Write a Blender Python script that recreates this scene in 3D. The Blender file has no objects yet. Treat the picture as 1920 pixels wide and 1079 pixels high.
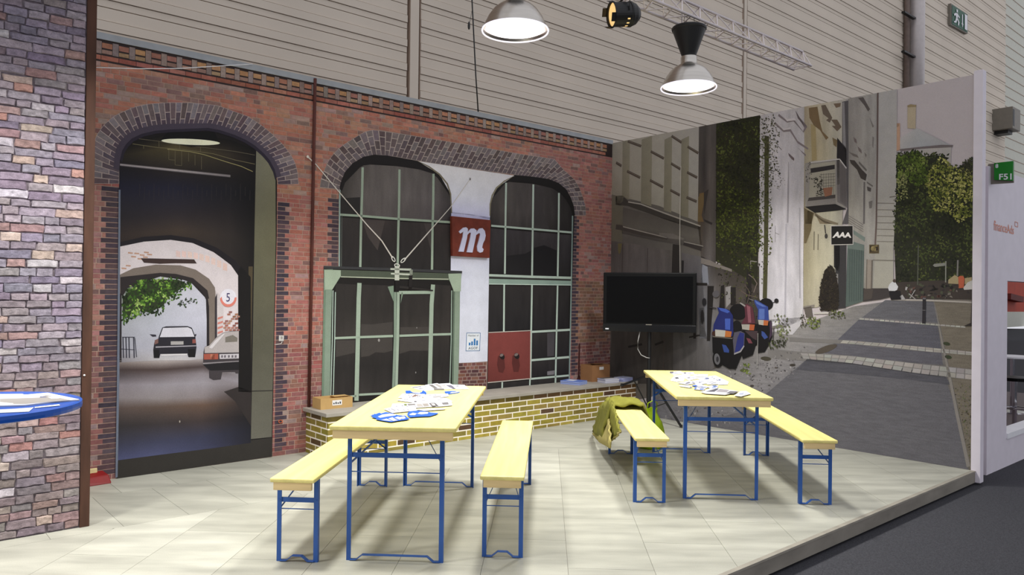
import bpy, bmesh, math, random
from mathutils import Vector, Matrix
random.seed(7)
SC = bpy.context.scene
COL = SC.collection
# ------------------------------------------------------------------ camera, world, lights, exposure
F_PX, PITCH, ROLL, CAM_H = 1406.0944, 0.0064, 0.0114, 1.5124
CX, CY = 960.0, 539.5
_cp, _sp, _cr, _sr = math.cos(PITCH), math.sin(PITCH), math.cos(ROLL), math.sin(ROLL)
FWD = Vector((0, _cp, _sp)); _UP = Vector((0, -_sp, _cp)); _R = Vector((1, 0, 0))
RGT = _R * _cr + _UP * _sr; UPV = _UP * _cr - _R * _sr
CAMP = Vector((0, 0, CAM_H))
cam_d = bpy.data.cameras.new('camera'); cam = bpy.data.objects.new('camera', cam_d); COL.objects.link(cam)
cam_d.sensor_width = 36.0; cam_d.lens = F_PX / 1920 * 36.0; cam_d.clip_end = 200
m = Matrix((RGT, UPV, -FWD)).transposed().to_4x4(); m.translation = CAMP
cam.matrix_world = m
SC.camera = cam
world = bpy.data.worlds.new('hall_ambient'); SC.world = world; world.use_nodes = True
world.node_tree.nodes['Background'].inputs[0].default_value = (0.92, 0.93, 1.0, 1)
world.node_tree.nodes['Background'].inputs[1].default_value = 0.76
LAMP_W = 60.0
SC.view_settings.view_transform = 'Standard'; SC.view_settings.look = 'None'
SC.view_settings.exposure = 0.0; SC.view_settings.gamma = 1.0; SC.view_settings.use_curve_mapping = False

# ------------------------------------------------------------------ booth frame: n points into the booth from the facade wall, d runs along it
TH = 0.8581
NV = Vector((math.cos(TH), -math.sin(TH), 0)); DV = Vector((math.sin(TH), math.cos(TH), 0))
NA, SB, TOP = -6.5424, 7.355, 3.455
NL = -5.342                     # foreground brick panel
NF = -2.30                      # front edge of the platform
ZC = -0.12                      # aisle carpet
NH = -9.5                       # hall wall
def W(s, n, z=0.0): return DV * s + NV * n + Vector((0, 0, z))
def ray(x, y): return FWD + RGT * ((x - CX) / F_PX) - UPV * ((y - CY) / F_PX)
def on_n(x, y, N): v = ray(x, y); return CAMP + v * ((N - NV.dot(CAMP)) / NV.dot(v))
def on_s(x, y, S): v = ray(x, y); return CAMP + v * ((S - DV.dot(CAMP)) / DV.dot(v))
def on_z(x, y, z): v = ray(x, y); return CAMP + v * ((z - CAM_H) / v.z)
def px(P):
    q = Vector(P) - CAMP; w = q.dot(FWD)
    return (CX + F_PX * q.dot(RGT) / w, CY - F_PX * q.dot(UPV) / w)
def sz(x, y, N=NA): P = on_n(x, y, N); return (P.dot(DV), P.z)
def A(x, y, off=0.0): return on_n(x, y, NA + off)
def B(x, y, off=0.0): return on_s(x, y, SB - off)
def CRP(x0, y0, k): return lambda *pts: [(x0 + a / k, y0 + b / k) for a, b in pts]

# ------------------------------------------------------------------ colours and materials
def _l(c): c /= 255.0; return c / 12.92 if c <= 0.04045 else ((c + 0.055) / 1.055) ** 2.4
def lin(c, k=1.0):
    return (min(_l(c[0]) * k, 1), min(_l(c[1]) * k, 1), min(_l(c[2]) * k, 1), 1)
def mix(a, b, t): return tuple(a[i] * (1 - t) + b[i] * t for i in range(3))
def jit(c, v=10): d = random.uniform(-v, v); return tuple(max(0, min(255, x + d + random.uniform(-v, v) * .35)) for x in c)
MATS = {}
def mat(name, col=None, rough=0.6, metal=0.0, source=None, noise=0.10, nscale=(9, 9, 9), coord='pos', detail=4, bump=0.0, emit=None, spec=0.35, fine=0.0):
    if name in MATS: return MATS[name]
    M = bpy.data.materials.new(name); M.use_nodes = True; nt = M.node_tree; N = nt.nodes; L = nt.links
    bs = N['Principled BSDF']; bs.inputs['Roughness'].default_value = rough; bs.inputs['Metallic'].default_value = metal
    bs.inputs['Specular IOR Level'].default_value = spec
    if source == 'attr':
        s = N.new('ShaderNodeVertexColor'); s.layer_name = 'Col'; out = s.outputs['Color']
    elif source == 'obj':
        s = N.new('ShaderNodeObjectInfo'); out = s.outputs['Color']
    else:
        s = N.new('ShaderNodeRGB'); s.outputs[0].default_value = lin(col); out = s.outputs[0]
    if noise > 0:
        if coord == 'pos': g = N.new('ShaderNodeNewGeometry'); co = g.outputs['Position']
        else: g = N.new('ShaderNodeTexCoord'); co = g.outputs['Object']
        mp = N.new('ShaderNodeMapping'); mp.inputs['Scale'].default_value = nscale; L.new(co, mp.inputs[0])
        nz = N.new('ShaderNodeTexNoise'); nz.inputs['Scale'].default_value = 1.0; nz.inputs['Detail'].default_value = detail; L.new(mp.outputs[0], nz.inputs[0])
        mr = N.new('ShaderNodeMapRange'); mr.inputs[1].default_value = .3; mr.inputs[2].default_value = .7
        mr.inputs[3].default_value = 1 - noise; mr.inputs[4].default_value = 1 + noise; L.new(nz.outputs[0], mr.inputs[0])
        mx = N.new('ShaderNodeVectorMath'); mx.operation = 'SCALE'; L.new(out, mx.inputs[0]); L.new(mr.outputs[0], mx.inputs['Scale']); out = mx.outputs[0]
        if fine > 0:
            n2 = N.new('ShaderNodeTexNoise'); n2.inputs['Scale'].default_value = 160; n2.inputs['Detail'].default_value = 2; L.new(co, n2.inputs[0])
            m2 = N.new('ShaderNodeMapRange'); m2.inputs[1].default_value = .3; m2.inputs[2].default_value = .7; m2.inputs[3].default_value = 1 - fine; m2.inputs[4].default_value = 1 + fine
            L.new(n2.outputs[0], m2.inputs[0])
            x2 = N.new('ShaderNodeVectorMath'); x2.operation = 'SCALE'; L.new(out, x2.inputs[0]); L.new(m2.outputs[0], x2.inputs['Scale']); out = x2.outputs[0]
        if bump > 0:
            bp = N.new('ShaderNodeBump'); bp.inputs['Strength'].default_value = bump; bp.inputs['Distance'].default_value = .01; L.new(nz.outputs[0], bp.inputs['Height']); L.new(bp.outputs[0], bs.inputs['Normal'])
    L.new(out, bs.inputs['Base Color'])
    if emit:
        bs.inputs['Emission Color'].default_value = lin(emit[0]); bs.inputs['Emission Strength'].default_value = emit[1]
    MATS[name] = M; return M
PR = mat('printed_banner', source='attr', rough=.62, noise=.05, nscale=(9, 9, 9), fine=.09, spec=.25)
PRS = mat('printed_banner_streaked', source='attr', rough=.62, noise=.16, nscale=(14, 14, 3), fine=.12, spec=.25)
PRL = mat('printed_banner_street', source='attr', rough=.62, noise=.13, nscale=(8, 8, 55), fine=.16, spec=.25)
PO = mat('printed_brick', source='obj', rough=.7, noise=.17, nscale=(26, 26, 40), fine=.10, spec=.2)
PA = mat('printed_brick_joined', source='attr', rough=.7, noise=.17, nscale=(26, 26, 40), fine=.10, spec=.2)
RUB = mat('rustic_brick', source='obj', rough=.85, noise=.30, nscale=(28, 28, 42), detail=6, bump=.5, fine=.14, spec=.15)
PLN = mat('plain_tinted', source='attr', rough=.5, noise=.04)
WOOD = mat('pale_pine', (224, 211, 134), rough=.45, noise=.11, nscale=(26, 1.6, 26), coord='obj', detail=5)
WOODE = mat('pine_end_batten', (216, 190, 138), rough=.55, noise=.14, nscale=(2.5, 24, 30), coord='obj', detail=5)
BLUE = mat('blue_steel', (38, 84, 156), rough=.4, noise=.06, spec=.5)
STONE = mat('stone_floor_tile', source='obj', rough=.42, noise=.2, nscale=(1.6, 7, 4), detail=7, fine=.05, spec=.35)
STONE2 = mat('stone_platform_shaded', (136, 130, 120), rough=.6, noise=.2, nscale=(3, 3, 8), detail=6)  # floor stone made darker: the shade on the front face is in the colour
CARPET = mat('dark_grey_carpet', (66, 66, 70), rough=.95, noise=.14, nscale=(60, 60, 60), fine=.3, spec=.1)
STEELR = mat('rusty_steel', (72, 47, 36), rough=.75, noise=.3, nscale=(20, 20, 3.5), detail=6, spec=.3)
RUST2 = mat('rusty_plate', (112, 48, 34), rough=.7, noise=.25, nscale=(9, 9, 9), detail=6)
WHITE = mat('white_panel', (226, 219, 228), rough=.5, noise=.03)
WHITE2 = mat('white_paint', (236, 236, 240), rough=.5, noise=.03)
PAPER = mat('paper', source='obj', rough=.5, noise=.02)
BLK = mat('black_plastic', (9, 9, 10), rough=.45, noise=.05, spec=.2)
BLKM = mat('black_metal', (20, 20, 21), rough=.45, noise=.05, spec=.5)
SCRN = mat('dark_screen', (5, 5, 6), rough=.3, noise=0, spec=.12)
ALU = mat('brushed_aluminium', (205, 200, 192), rough=.28, metal=1.0, noise=.08, nscale=(3, 3, 40))
CHROME = mat('chrome', (220, 220, 225), rough=.1, metal=1.0, noise=0)
TRUSS = mat('truss_aluminium', (222, 212, 212), rough=.3, metal=.25, noise=.05)
CLAD = mat('hall_cladding', (218, 206, 190), rough=.7, noise=.04, nscale=(.8, .8, .8), spec=.2)
CLADG = mat('hall_cladding_groove', (156, 136, 120), rough=.8, noise=.03)
CLAD2 = mat('hall_cladding_cool', (196, 196, 184), rough=.7, noise=.04)
CARD = mat('cardboard', (186, 152, 98), rough=.8, noise=.07)
CARDB = mat('cardboard_brown', (146, 104, 68), rough=.8, noise=.08)
OLIVE = mat('olive_cloth', (118, 116, 42), rough=.9, noise=.14, nscale=(14, 14, 14), bump=.3)
LINING = mat('khaki_lining', (172, 160, 96), rough=.9, noise=.08)
LIME = mat('lime_bag', (166, 196, 22), rough=.45, noise=.12)
REDM = mat('red_lacquer', (122, 20, 20), rough=.5, noise=.1)
CREAM = mat('cream_wood', (214, 196, 146), rough=.6, noise=.08)
LEDGE = mat('ledge_stone', (158, 152, 142), rough=.6, noise=.09, nscale=(5, 5, 5), fine=.06)
GROUT = mat('white_grout', (246, 238, 224), rough=.8, noise=.04)
GREENS = mat('green_sign', (22, 128, 34), rough=.45, noise=.03)
GREENX = mat('dark_green_sign', (18, 84, 58), rough=.45, noise=.03)
GREYB = mat('grey_metal', (128, 122, 112), rough=.5, noise=.06)
BLUET = mat('blue_table_top', (22, 82, 178), rough=.3, noise=.04, spec=.5)
GLOW = mat('lamp_glass', (255, 250, 245), rough=.2, noise=0, emit=((255, 246, 250), 3.2))
GLOWW = mat('warm_lens', (255, 225, 160), rough=.2, noise=0, emit=((255, 206, 130), .75))

# ------------------------------------------------------------------ object helpers
def link(o, parent=None):
    COL.objects.link(o)
    if parent is not None: o.parent = parent
    return o
def tag(o, label=None, cat=None, group=None, kind=None):
    if label: o['label'] = label
    if cat: o['category'] = cat
    if group: o['group'] = group
    if kind: o['kind'] = kind
    return o
def meshdata(name, V, Fs, material, vcol=None, fcol=None, smooth=False):
    me = bpy.data.meshes.new(name); me.from_pydata([tuple(v) for v in V], [], Fs)
    me.materials.append(material)
    if vcol is not None or fcol is not None:
        at = me.color_attributes.new('Col', 'FLOAT_COLOR', 'CORNER')
        i = 0; buf = []
        for p in me.polygons:
            for vi in p.vertices: buf.extend(fcol[p.index] if fcol is not None else vcol[vi])
        at.data.foreach_set('color', buf)
    if smooth:
        for p in me.polygons: p.use_smooth = True
    me.update(); return me
def ob(name, V, Fs, material, parent=None, vcol=None, fcol=None, smooth=False, label=None, kind=None):
    o = bpy.data.objects.new(name, meshdata(name, V, Fs, material, vcol, fcol, smooth)); link(o, parent)
    if label: o['label'] = label
    if kind: o['kind'] = kind
    return o
def thing(name, label, cat, loc=(0, 0, 0), rz=0.0, group=None):
    e = bpy.data.objects.new(name, None); e.empty_display_size = .1; link(e); e.location = loc; e.rotation_euler = (0, 0, rz)
    return tag(e, label, cat, group)
class MB:
    def __init__(s): s.v = []; s.f = []
    def add(s, V, Fs):
        b = len(s.v); s.v += [Vector(v) for v in V]; s.f += [tuple(i + b for i in q) for q in Fs]; return s
    def box(s, x0, x1, y0, y1, z0, z1, M=None):
        V = [Vector((x, y, z)) for z in (z0, z1) for y in (y0, y1) for x in (x0, x1)]
        if M is not None: V = [M @ v for v in V]
        return s.add(V, [(0, 2, 3, 1), (4, 5, 7, 6), (0, 1, 5, 4), (2, 6, 7, 3), (0, 4, 6, 2), (1, 3, 7, 5)])
    def hexa(s, bot, top):
        k = len(bot); b = [tuple(range(k))[::-1], tuple(range(k, 2 * k))] + [(i, (i + 1) % k, k + (i + 1) % k, k + i) for i in range(k)]
        return s.add(list(bot) + list(top), b)
    def bar(s, a, b, w, h, up=Vector((0, 0, 1))):
        a = Vector(a); b = Vector(b); t = (b - a).normalized(); x = t.cross(up)
        if x.length < 1e-4: x = t.cross(Vector((1, 0, 0)))
        x.normalize(); y = x.cross(t)
        c = [(-w / 2, -h / 2), (w / 2, -h / 2), (w / 2, h / 2), (-w / 2, h / 2)]
        return s.hexa([a + x * i + y * j for i, j in c], [b + x * i + y * j for i, j in c])
    def tube(s, pts, r, n=8, cap=True):
        pts = [Vector(p) for p in pts]; rings = []
        rr = r if isinstance(r, (list, tuple)) else [r] * len(pts)
        for i, p in enumerate(pts):
            t = (pts[min(i + 1, len(pts) - 1)] - pts[max(i - 1, 0)]).normalized()
            x = t.cross(Vector((0, 0, 1)));
            if x.length < 1e-3: x = t.cross(Vector((1, 0, 0)))
            x.normalize(); y = x.cross(t)
            rings.append([p + (x * math.cos(2 * math.pi * k / n) + y * math.sin(2 * math.pi * k / n)) * rr[i] for k in range(n)])
        V = [v for g in rings for v in g]; Fs = []
        for i in range(len(pts) - 1):
            for k in range(n): Fs.append((i * n + k, i * n + (k + 1) % n, (i + 1) * n + (k + 1) % n, (i + 1) * n + k))
        if cap: Fs += [tuple(range(n))[::-1], tuple((len(pts) - 1) * n + k for k in range(n))]
        return s.add(V, Fs)
    def lathe(s, prof, n=32, M=None):
        V = []; Fs = []
        for r, z in prof:
            for k in range(n):
                v = Vector((r * math.cos(2 * math.pi * k / n), r * math.sin(2 * math.pi * k / n), z)); V.append(M @ v if M else v)
        for i in range(len(prof) - 1):
            for k in range(n): Fs.append((i * n + k, i * n + (k + 1) % n, (i + 1) * n + (k + 1) % n, (i + 1) * n + k))
        return s.add(V, Fs)
    def build(s, name, material, parent=None, bevel=0.0, smooth=False, label=None, seg=2):
        o = ob(name, s.v, s.f, material, parent, label=label)
        if bevel > 0 or smooth:
            bm = bmesh.new(); bm.from_mesh(o.data)
            bmesh.ops.recalc_face_normals(bm, faces=bm.faces)
            if bevel > 0: bmesh.ops.bevel(bm, geom=list(bm.edges), offset=bevel, segments=seg, affect='EDGES', profile=.5)
            bm.to_mesh(o.data); bm.free()
            if smooth:
                for p in o.data.polygons: p.use_smooth = True
        else:
            bm = bmesh.new(); bm.from_mesh(o.data); bmesh.ops.recalc_face_normals(bm, faces=bm.faces); bm.to_mesh(o.data); bm.free()
        return o
INK_K = 1.27; DESAT = .14
def ink(c, k=1.0):
    g = c[0] * .35 + c[1] * .45 + c[2] * .2
    return lin(tuple(x * (1 - DESAT) + g * DESAT for x in c), k * INK_K)
# printed shapes: polygons in photo pixels carried onto the wall plane they are printed on
def LY(layer): return .0034 + .0007 * layer
def prn(name, wall, polys, col, layer, parent, k=1.0, mat_=None, label=None, kind=None):
    if isinstance(polys[0], tuple): polys = [polys]
    V = []; Fs = []; C = []
    for i, P in enumerate(polys):
        c = col[i] if isinstance(col, list) else col
        b = len(V); V += [wall(x, y, LY(layer)) for x, y in P]; Fs.append(tuple(range(b, b + len(P)))); C.append(ink(c, k))
    return ob(name, V, Fs, mat_ or PR, parent, fcol=C, label=label, kind=kind)
def grd(name, wall, rows, layer, parent, k=1.0, mat_=None, sub=6, label=None):
    """gradient mesh: rows of (x,y,colour) control points, refined smoothly"""
    R = len(rows); Cn = len(rows[0])
    def at(u, v):
        i = min(int(v), R - 2); j = min(int(u), Cn - 2); a = v - i; b = u - j
        def bl(f): return (f(rows[i][j]) * (1 - b) + f(rows[i][j + 1]) * b) * (1 - a) + (f(rows[i + 1][j]) * (1 - b) + f(rows[i + 1][j + 1]) * b) * a
        return (bl(lambda q: q[0]), bl(lambda q: q[1]), tuple(bl(lambda q, c=c: q[2][c]) for c in range(3)))
    nu = (Cn - 1) * sub; nv = (R - 1) * sub; V = []; C = []
    for i in range(nv + 1):
        for j in range(nu + 1):
            x, y, c = at(j / sub, i / sub); V.append(wall(x, y, LY(layer))); C.append(ink(c, k))
    Fs = [(i * (nu + 1) + j, i * (nu + 1) + j + 1, (i + 1) * (nu + 1) + j + 1, (i + 1) * (nu + 1) + j) for i in range(nv) for j in range(nu)]
    return ob(name, V, Fs, mat_ or PR, parent, vcol=C, label=label)
def strip(pts, w):
    """thin polygon along a pixel polyline; w = width or widths"""
    L = []; Rr = []
    for i, (x, y) in enumerate(pts):
        a = pts[max(i - 1, 0)]; b = pts[min(i + 1, len(pts) - 1)]; dx, dy = b[0] - a[0], b[1] - a[1]; l = math.hypot(dx, dy) or 1
        ww = w[i] if isinstance(w, (list, tuple)) else w
        nx, ny = -dy / l * ww / 2, dx / l * ww / 2; L.append((x + nx, y + ny)); Rr.append((x - nx, y - ny))
    return L + Rr[::-1]
def ell(cx, cy, rx, ry, n=20, rot=0.0):
    return [(cx + rx * math.cos(t) * math.cos(rot) - ry * math.sin(t) * math.sin(rot), cy + rx * math.cos(t) * math.sin(rot) + ry * math.sin(t) * math.cos(rot)) for t in [2 * math.pi * i / n for i in range(n)]]
def inpoly(x, y, P):
    r = False; j = len(P) - 1
    for i in range(len(P)):
        if (P[i][1] > y) != (P[j][1] > y) and x < (P[j][0] - P[i][0]) * (y - P[i][1]) / (P[j][1] - P[i][1]) + P[i][0]: r = not r
        j = i
    return r
def vnoise(x, y, sd=0.0): return (math.sin(x * 1.3 + sd) + math.sin(y * 1.7 + sd * 2.1 + x * .6) + math.sin((x + y) * .83 + sd * .7) + math.sin((x - 1.4 * y) * 2.1 + sd)) / 4
def leaves(name, wall, region, count, pal, layer, parent, size=(2.2, 4.5), seed=0, fr=.06, label=None, k=1.0, dens=None):
    rnd = random.Random(seed); xs = [p[0] for p in region]; ys = [p[1] for p in region]; V = []; Fs = []; C = []
    t = 0; n = 0
    while n < count and t < count * 8:
        t += 1; x = rnd.uniform(min(xs), max(xs)); y = rnd.uniform(min(ys), max(ys))
        if not inpoly(x, y, region): continue
        if dens and rnd.random() > dens(x, y): continue
        n += 1; v = vnoise(x * fr, y * fr, seed) * .5 + .5 + rnd.uniform(-.28, .28)
        i = max(0, min(len(pal) - 1, int(v * len(pal)))); c = pal[i]; q = 1 + rnd.uniform(-.2, .2)
        s = rnd.uniform(*size); a = rnd.uniform(0, 6.28); b = len(V); off = LY(layer) + rnd.random() * .0006
        for dx, dy in ((-s, 0), (-.2 * s, .5 * s), (s, .1 * s), (.1 * s, -.55 * s)):
            V.append(wall(x + dx * math.cos(a) - dy * math.sin(a), y + dx * math.sin(a) + dy * math.cos(a), off))
        Fs.append((b, b + 1, b + 2, b + 3)); C.append(lin(tuple(min(255, z * q) for z in c), k * 1.05))
    return ob(name, V, Fs, PR, parent, fcol=C, label=label, kind='stuff')
def textmesh(txt, shear=0.0, bold=0.0, space=1.0):
    cu = bpy.data.curves.new('txt', 'FONT'); cu.body = txt; cu.shear = shear; cu.offset = bold; cu.space_character = space; cu.resolution_u = 3
    o = bpy.data.objects.new('txt', cu); COL.objects.link(o)
    dg = bpy.context.evaluated_depsgraph_get(); me = bpy.data.meshes.new_from_object(o.evaluated_get(dg))
    V = [v.co.copy() for v in me.vertices]; Fs = [tuple(p.vertices) for p in me.polygons]
    bpy.data.objects.remove(o); bpy.data.curves.remove(cu); bpy.data.meshes.remove(me)
    x0 = min(v.x for v in V); x1 = max(v.x for v in V); y0 = min(v.y for v in V); y1 = max(v.y for v in V)
    return [((v.x - x0) / (x1 - x0), (v.y - y0) / (y1 - y0)) for v in V], Fs
def quadmap(q, u, v):   # q: TL TR BR BL (any tuples)
    return tuple((q[3][i] * (1 - u) + q[2][i] * u) * (1 - v) + (q[0][i] * (1 - u) + q[1][i] * u) * v for i in range(len(q[0])))
def prtext(name, wall, txt, q, col, layer, parent, shear=0, bold=0, space=1.0, k=1.0):
    uv, Fs = textmesh(txt, shear, bold, space)
    V = [wall(*quadmap(q, u, v), LY(layer)) for u, v in uv]
    return ob(name, V, Fs, PR, parent, fcol=[ink(col, k)] * len(Fs))
def text3d(name, txt, q, material, parent, shear=0, bold=0, space=1.0):
    uv, Fs = textmesh(txt, shear, bold, space)
    return ob(name, [Vector(quadmap([tuple(p) for p in q], u, v)) for u, v in uv], Fs, material, parent)
def frame_mat(s, n, z, sgn=1): # columns: along d, along n, up
    M = Matrix((DV, NV, Vector((0, 0, 1)))).transposed().to_4x4(); M.translation = W(s, n, z); return M
def clip(P, a, b, c):  # keep a*x+b*y<=c
    out = []
    for i in range(len(P)):
        p, q = P[i], P[(i + 1) % len(P)]; fp = a * p[0] + b * p[1] - c; fq = a * q[0] + b * q[1] - c
        if fp <= 0: out.append(p)
        if fp * fq < 0: t = fp / (fp - fq); out.append((p[0] + (q[0] - p[0]) * t, p[1] + (q[1] - p[1]) * t))
    return out
# ------------------------------------------------------------------ floors
flo = MB().box(-2.6, SB, NA, NF, -.10, -.004, frame_mat(0, 0, 0)).build('floor', STONE2)
tag(flo, 'pale stone-look raised booth platform under the tables', 'floor', kind='structure')
MB().box(-2.6, SB - .05, NA, NF - .05, -.12, -.10, frame_mat(0, 0, 0)).build('plinth', BLKM, flo, label='recessed plinth under the platform, its shadow put in as black')  # black colour stands in for the shadow gap below the platform
TC = (170, 169, 157)
def tile(poly):
    if len(poly) < 3: return
    ar = abs(sum(poly[i][0] * poly[(i + 1) % len(poly)][1] - poly[(i + 1) % len(poly)][0] * poly[i][1] for i in range(len(poly)))) / 2
    if ar < .004: return
    o = MB().hexa([(x, y, -.0045) for x, y in poly], [(x, y, 0) for x, y in poly]).build('tile', STONE, flo)
    g_ = random.uniform(-6, 6); o.color = lin(tuple(x + g_ for x in TC))
def clip_platform(P, lo, hi):
    P = clip(P, NV.x, NV.y, hi); P = clip(P, -NV.x, -NV.y, -lo)
    if P: P = clip(P, DV.x, DV.y, SB)
    if P: P = clip(P, -DV.x, -DV.y, 2.6)
    return P
G = .0011
for row, (n0, n1, s0) in enumerate(((-6.92, -6.06, 1.458), (-6.06, -5.2, 1.265))):
    for kx in range(-9, 16):
        a, b = s0 + .4 * kx + G, s0 + .4 * (kx + 1) - G
        q = [W(a, n0 + G), W(b, n0 + G), W(b, n1 - G), W(a, n1 - G)]
        P = clip_platform([(v.x, v.y) for v in q], NA, -5.2)
        if len(P) > 2: tile(P)
ca, sa = math.cos(.045), math.sin(.045)
for i in range(-14, 16):
    for j in range(-1, 12):
        u0 = -2.22 + .4717 * i; v0 = .92 * j + (.46 if i % 2 else 0)
        c4 = [(u0 + G, v0 + G), (u0 + .4717 - G, v0 + G), (u0 + .4717 - G, v0 + .92 - G), (u0 + G, v0 + .92 - G)]
        P = clip_platform([(u * ca + v * sa, -u * sa + v * ca) for u, v in c4], -5.2 + G, NF - .03)
        if len(P) > 2: tile(P)
MB().box(-2.6, SB, NF - .029, NF + .004, -.012, .0015, frame_mat(0, 0, 0)).build('edge_trim', mat('edge_trim', (150, 144, 132), noise=.12), flo, label='stone-look nosing strip along the platform edge')
ail = ob('floor_aisle', [(-30, -14, ZC), (40, -14, ZC), (40, 40, ZC), (-30, 40, ZC)], [(0, 1, 2, 3)], CARPET)
tag(ail, 'dark grey carpet of the hall aisle beside the platform', 'floor', kind='structure')

# ------------------------------------------------------------------ hall wall far behind: clad in long boards
hall = MB().box(-8, 33.2, NH - .3, NH, 0, 16, frame_mat(0, 0, 0)).build('wall_back', CLADG)
tag(hall, 'beige board-clad wall of the exhibition hall behind the booth', 'wall', kind='structure')
Z = 3.0; hs = (.115, .155, .088); rowi = 0
unit = MB().box(0, 1, 0, 1, 0, 1).build('board', CLAD, hall)
bmesh_unit = unit.data
SEG = [(-8, 6.06, 6.4), (6.30, 15.0, 8.7), (15.18, 33.2, 13.6)]
first = True
while Z < 13.6:
    h = hs[rowi % 3] * 1.0
    for a, b, zt in SEG:
        if Z < zt and not (a > 10 and Z < 4.4):
            o = unit if first else unit.copy()
            if not first: link(o, hall)
            first = False
            o.matrix_local = frame_mat(a, NH, Z) @ Matrix.Diagonal((b - a, .035 if rowi % 3 else .05, h - (.010 if rowi % 3 != 2 else .006), 1))
    Z += h; rowi += 1
for s in (6.18, 15.09):
    MB().box(s - (.075 if s < 10 else .05), s + (.075 if s < 10 else .05), 0, .06, 3, 13.6, frame_mat(0, NH, 0)).build('cover_strip', CLAD, hall, label='vertical cover strip over the board joints')
for s in (6.10, 6.285, 15.0, 15.16):
    MB().box(s - .006, s + .006, 0, .054, 3, 13.6, frame_mat(0, NH, 0)).build('strip_gap', CLADG, hall)
pA = sz(1705, 100, NH); pB = sz(1723, 100, NH)
for zz, (x0, x1) in enumerate(((1697, 1703), (1711, 1727))):
    a = sz(x0, 100, NH + .2)[0]; b = sz(x1, 100, NH + .2)[0]
    rp = (b - a) * .34; np_ = NH + .06 + rp; sc_ = on_n((x0 + x1) / 2, 100, np_).dot(DV)
    t = MB().tube([W(sc_, np_, 5), W(sc_, np_, 16)], rp, 14)
    o = t.build('drain_pipe', mat('pale_pipe', (206, 198, 196), rough=.35, metal=.2, noise=.05) if zz else mat('dark_pipe', (120, 104, 96)), smooth=False)
    tag(o, ('thick grey drain pipe running up the hall wall' if zz else 'thin dark pipe beside the thick grey drain pipe'), 'pipe')
    for p in o.data.polygons: p.use_smooth = True
a = sz(1706, 100, NH + .3)[0]
for y in (30, 103): P = on_n(1706, y, NH + .3); MB().box(a - .5, a + .3, -.05, .05, P.z - .025, P.z + .025, frame_mat(0, NH + .3, 0)).build('pipe_bracket', BLKM, o)
P0 = on_n(1873, 30, NH)
s0 = P0.dot(DV)
side = MB().box(s0, s0 + 16, NH - 4.0, NH - 3.0, 0, 22, frame_mat(0, 0, 0)).build('wall_back_recess', CLAD2)
tag(side, 'cooler grey cladding of the hall wall set back past the corner', 'wall', kind='structure')
P1 = on_n(1873, 30, NH)
for k in range(30):
    MB().box(s0, s0 + 16, -3.0, -2.985, 4 + .52 * k, 4.03 + .52 * k, frame_mat(0, NH, 0)).build('groove', CLADG, side)

# ------------------------------------------------------------------ facade wall (printed brick front)
KA = 1.0
wl = MB().box(.95, SB + .06, NA - .06, NA, 0, TOP, frame_mat(0, 0, 0)).build('wall_left', mat('printed_mortar', (180, 152, 138), rough=.7, noise=.12, nscale=(4, 4, 4)))
tag(wl, 'booth wall printed with a red brick factory front, gateway and arched windows', 'wall', kind='structure')
MB().box(.95, SB, NA - .07, NA + .012, TOP, TOP + .052, frame_mat(0, 0, 0)).build('flashing', mat('grey_flashing', (158, 162, 168), rough=.6, noise=.1), wl, label='grey strip along the top of the printed brick front')
# --- outlines
G_IN = [(219, 898), (221, 700), (222.5, 500), (223.5, 330), (224, 304.8), (227, 289), (234, 275), (242, 266), (252.6, 258.5), (271, 250), (299, 244.6), (345, 242.8), (372, 239.5), (400, 241), (427, 248), (455, 259), (479, 272), (497.5, 289), (510, 304), (516.4, 321), (519.5, 341.6), (519, 440), (516, 560), (513, 700), (510.3, 856.5)]
R1_OUT = [(172, 345), (172, 300), (175, 270), (181, 253), (196, 232), (216, 216), (250, 201), (277.5, 195), (314.5, 192.5), (355, 192.5), (409, 198), (427, 205), (464, 218), (486, 232), (508.6, 250), (531, 272), (544, 289), (553, 305), (558, 323), (559.5, 346)]
R1_IN = [(223, 345), (223.5, 320), (225, 300), (229, 283), (236, 271), (247, 260), (266, 251), (290, 245.5), (318, 243), (345, 242), (390, 240), (412, 244), (440, 253), (462, 263), (478, 273), (495, 288), (506, 301), (515, 318), (519, 333), (520.5, 346)]
R2_OUT = [(599, 352), (601, 337), (610, 312.5), (620, 294), (637, 276), (653, 265.6), (675, 252), (692, 243.5), (710, 245), (757, 252), (804, 259.5), (842, 266), (880, 272), (930, 281), (982, 290), (1014, 294.5), (1039.5, 299), (1056, 318), (1076, 336), (1086.4, 353), (1092.5, 370), (1097.6, 388), (1098.3, 404.6)]
R2_IN = [(636.5, 356), (637, 350), (641, 336), (649, 320), (661, 306.4), (681.6, 295), (692, 292.5), (702, 291), (715, 291), (740, 294), (783.5, 302), (820, 308), (860, 313.5), (905, 320), (964, 328), (985, 331), (1010, 334), (1029, 337), (1047.6, 344.4), (1062, 356.6), (1070, 371), (1075, 387), (1077, 404.6)]
W_ALL = R2_IN[1:] + [(1074, 500), (1071, 620), (1067.5, 719), (913, 733), (860, 750), (600, 770), (604, 740), (607, 560), (607, 500), (636, 500), (636.6, 400)]
EXC = [G_IN, R1_OUT + R1_IN[::-1], R2_OUT + R2_IN[::-1], W_ALL]
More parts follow.
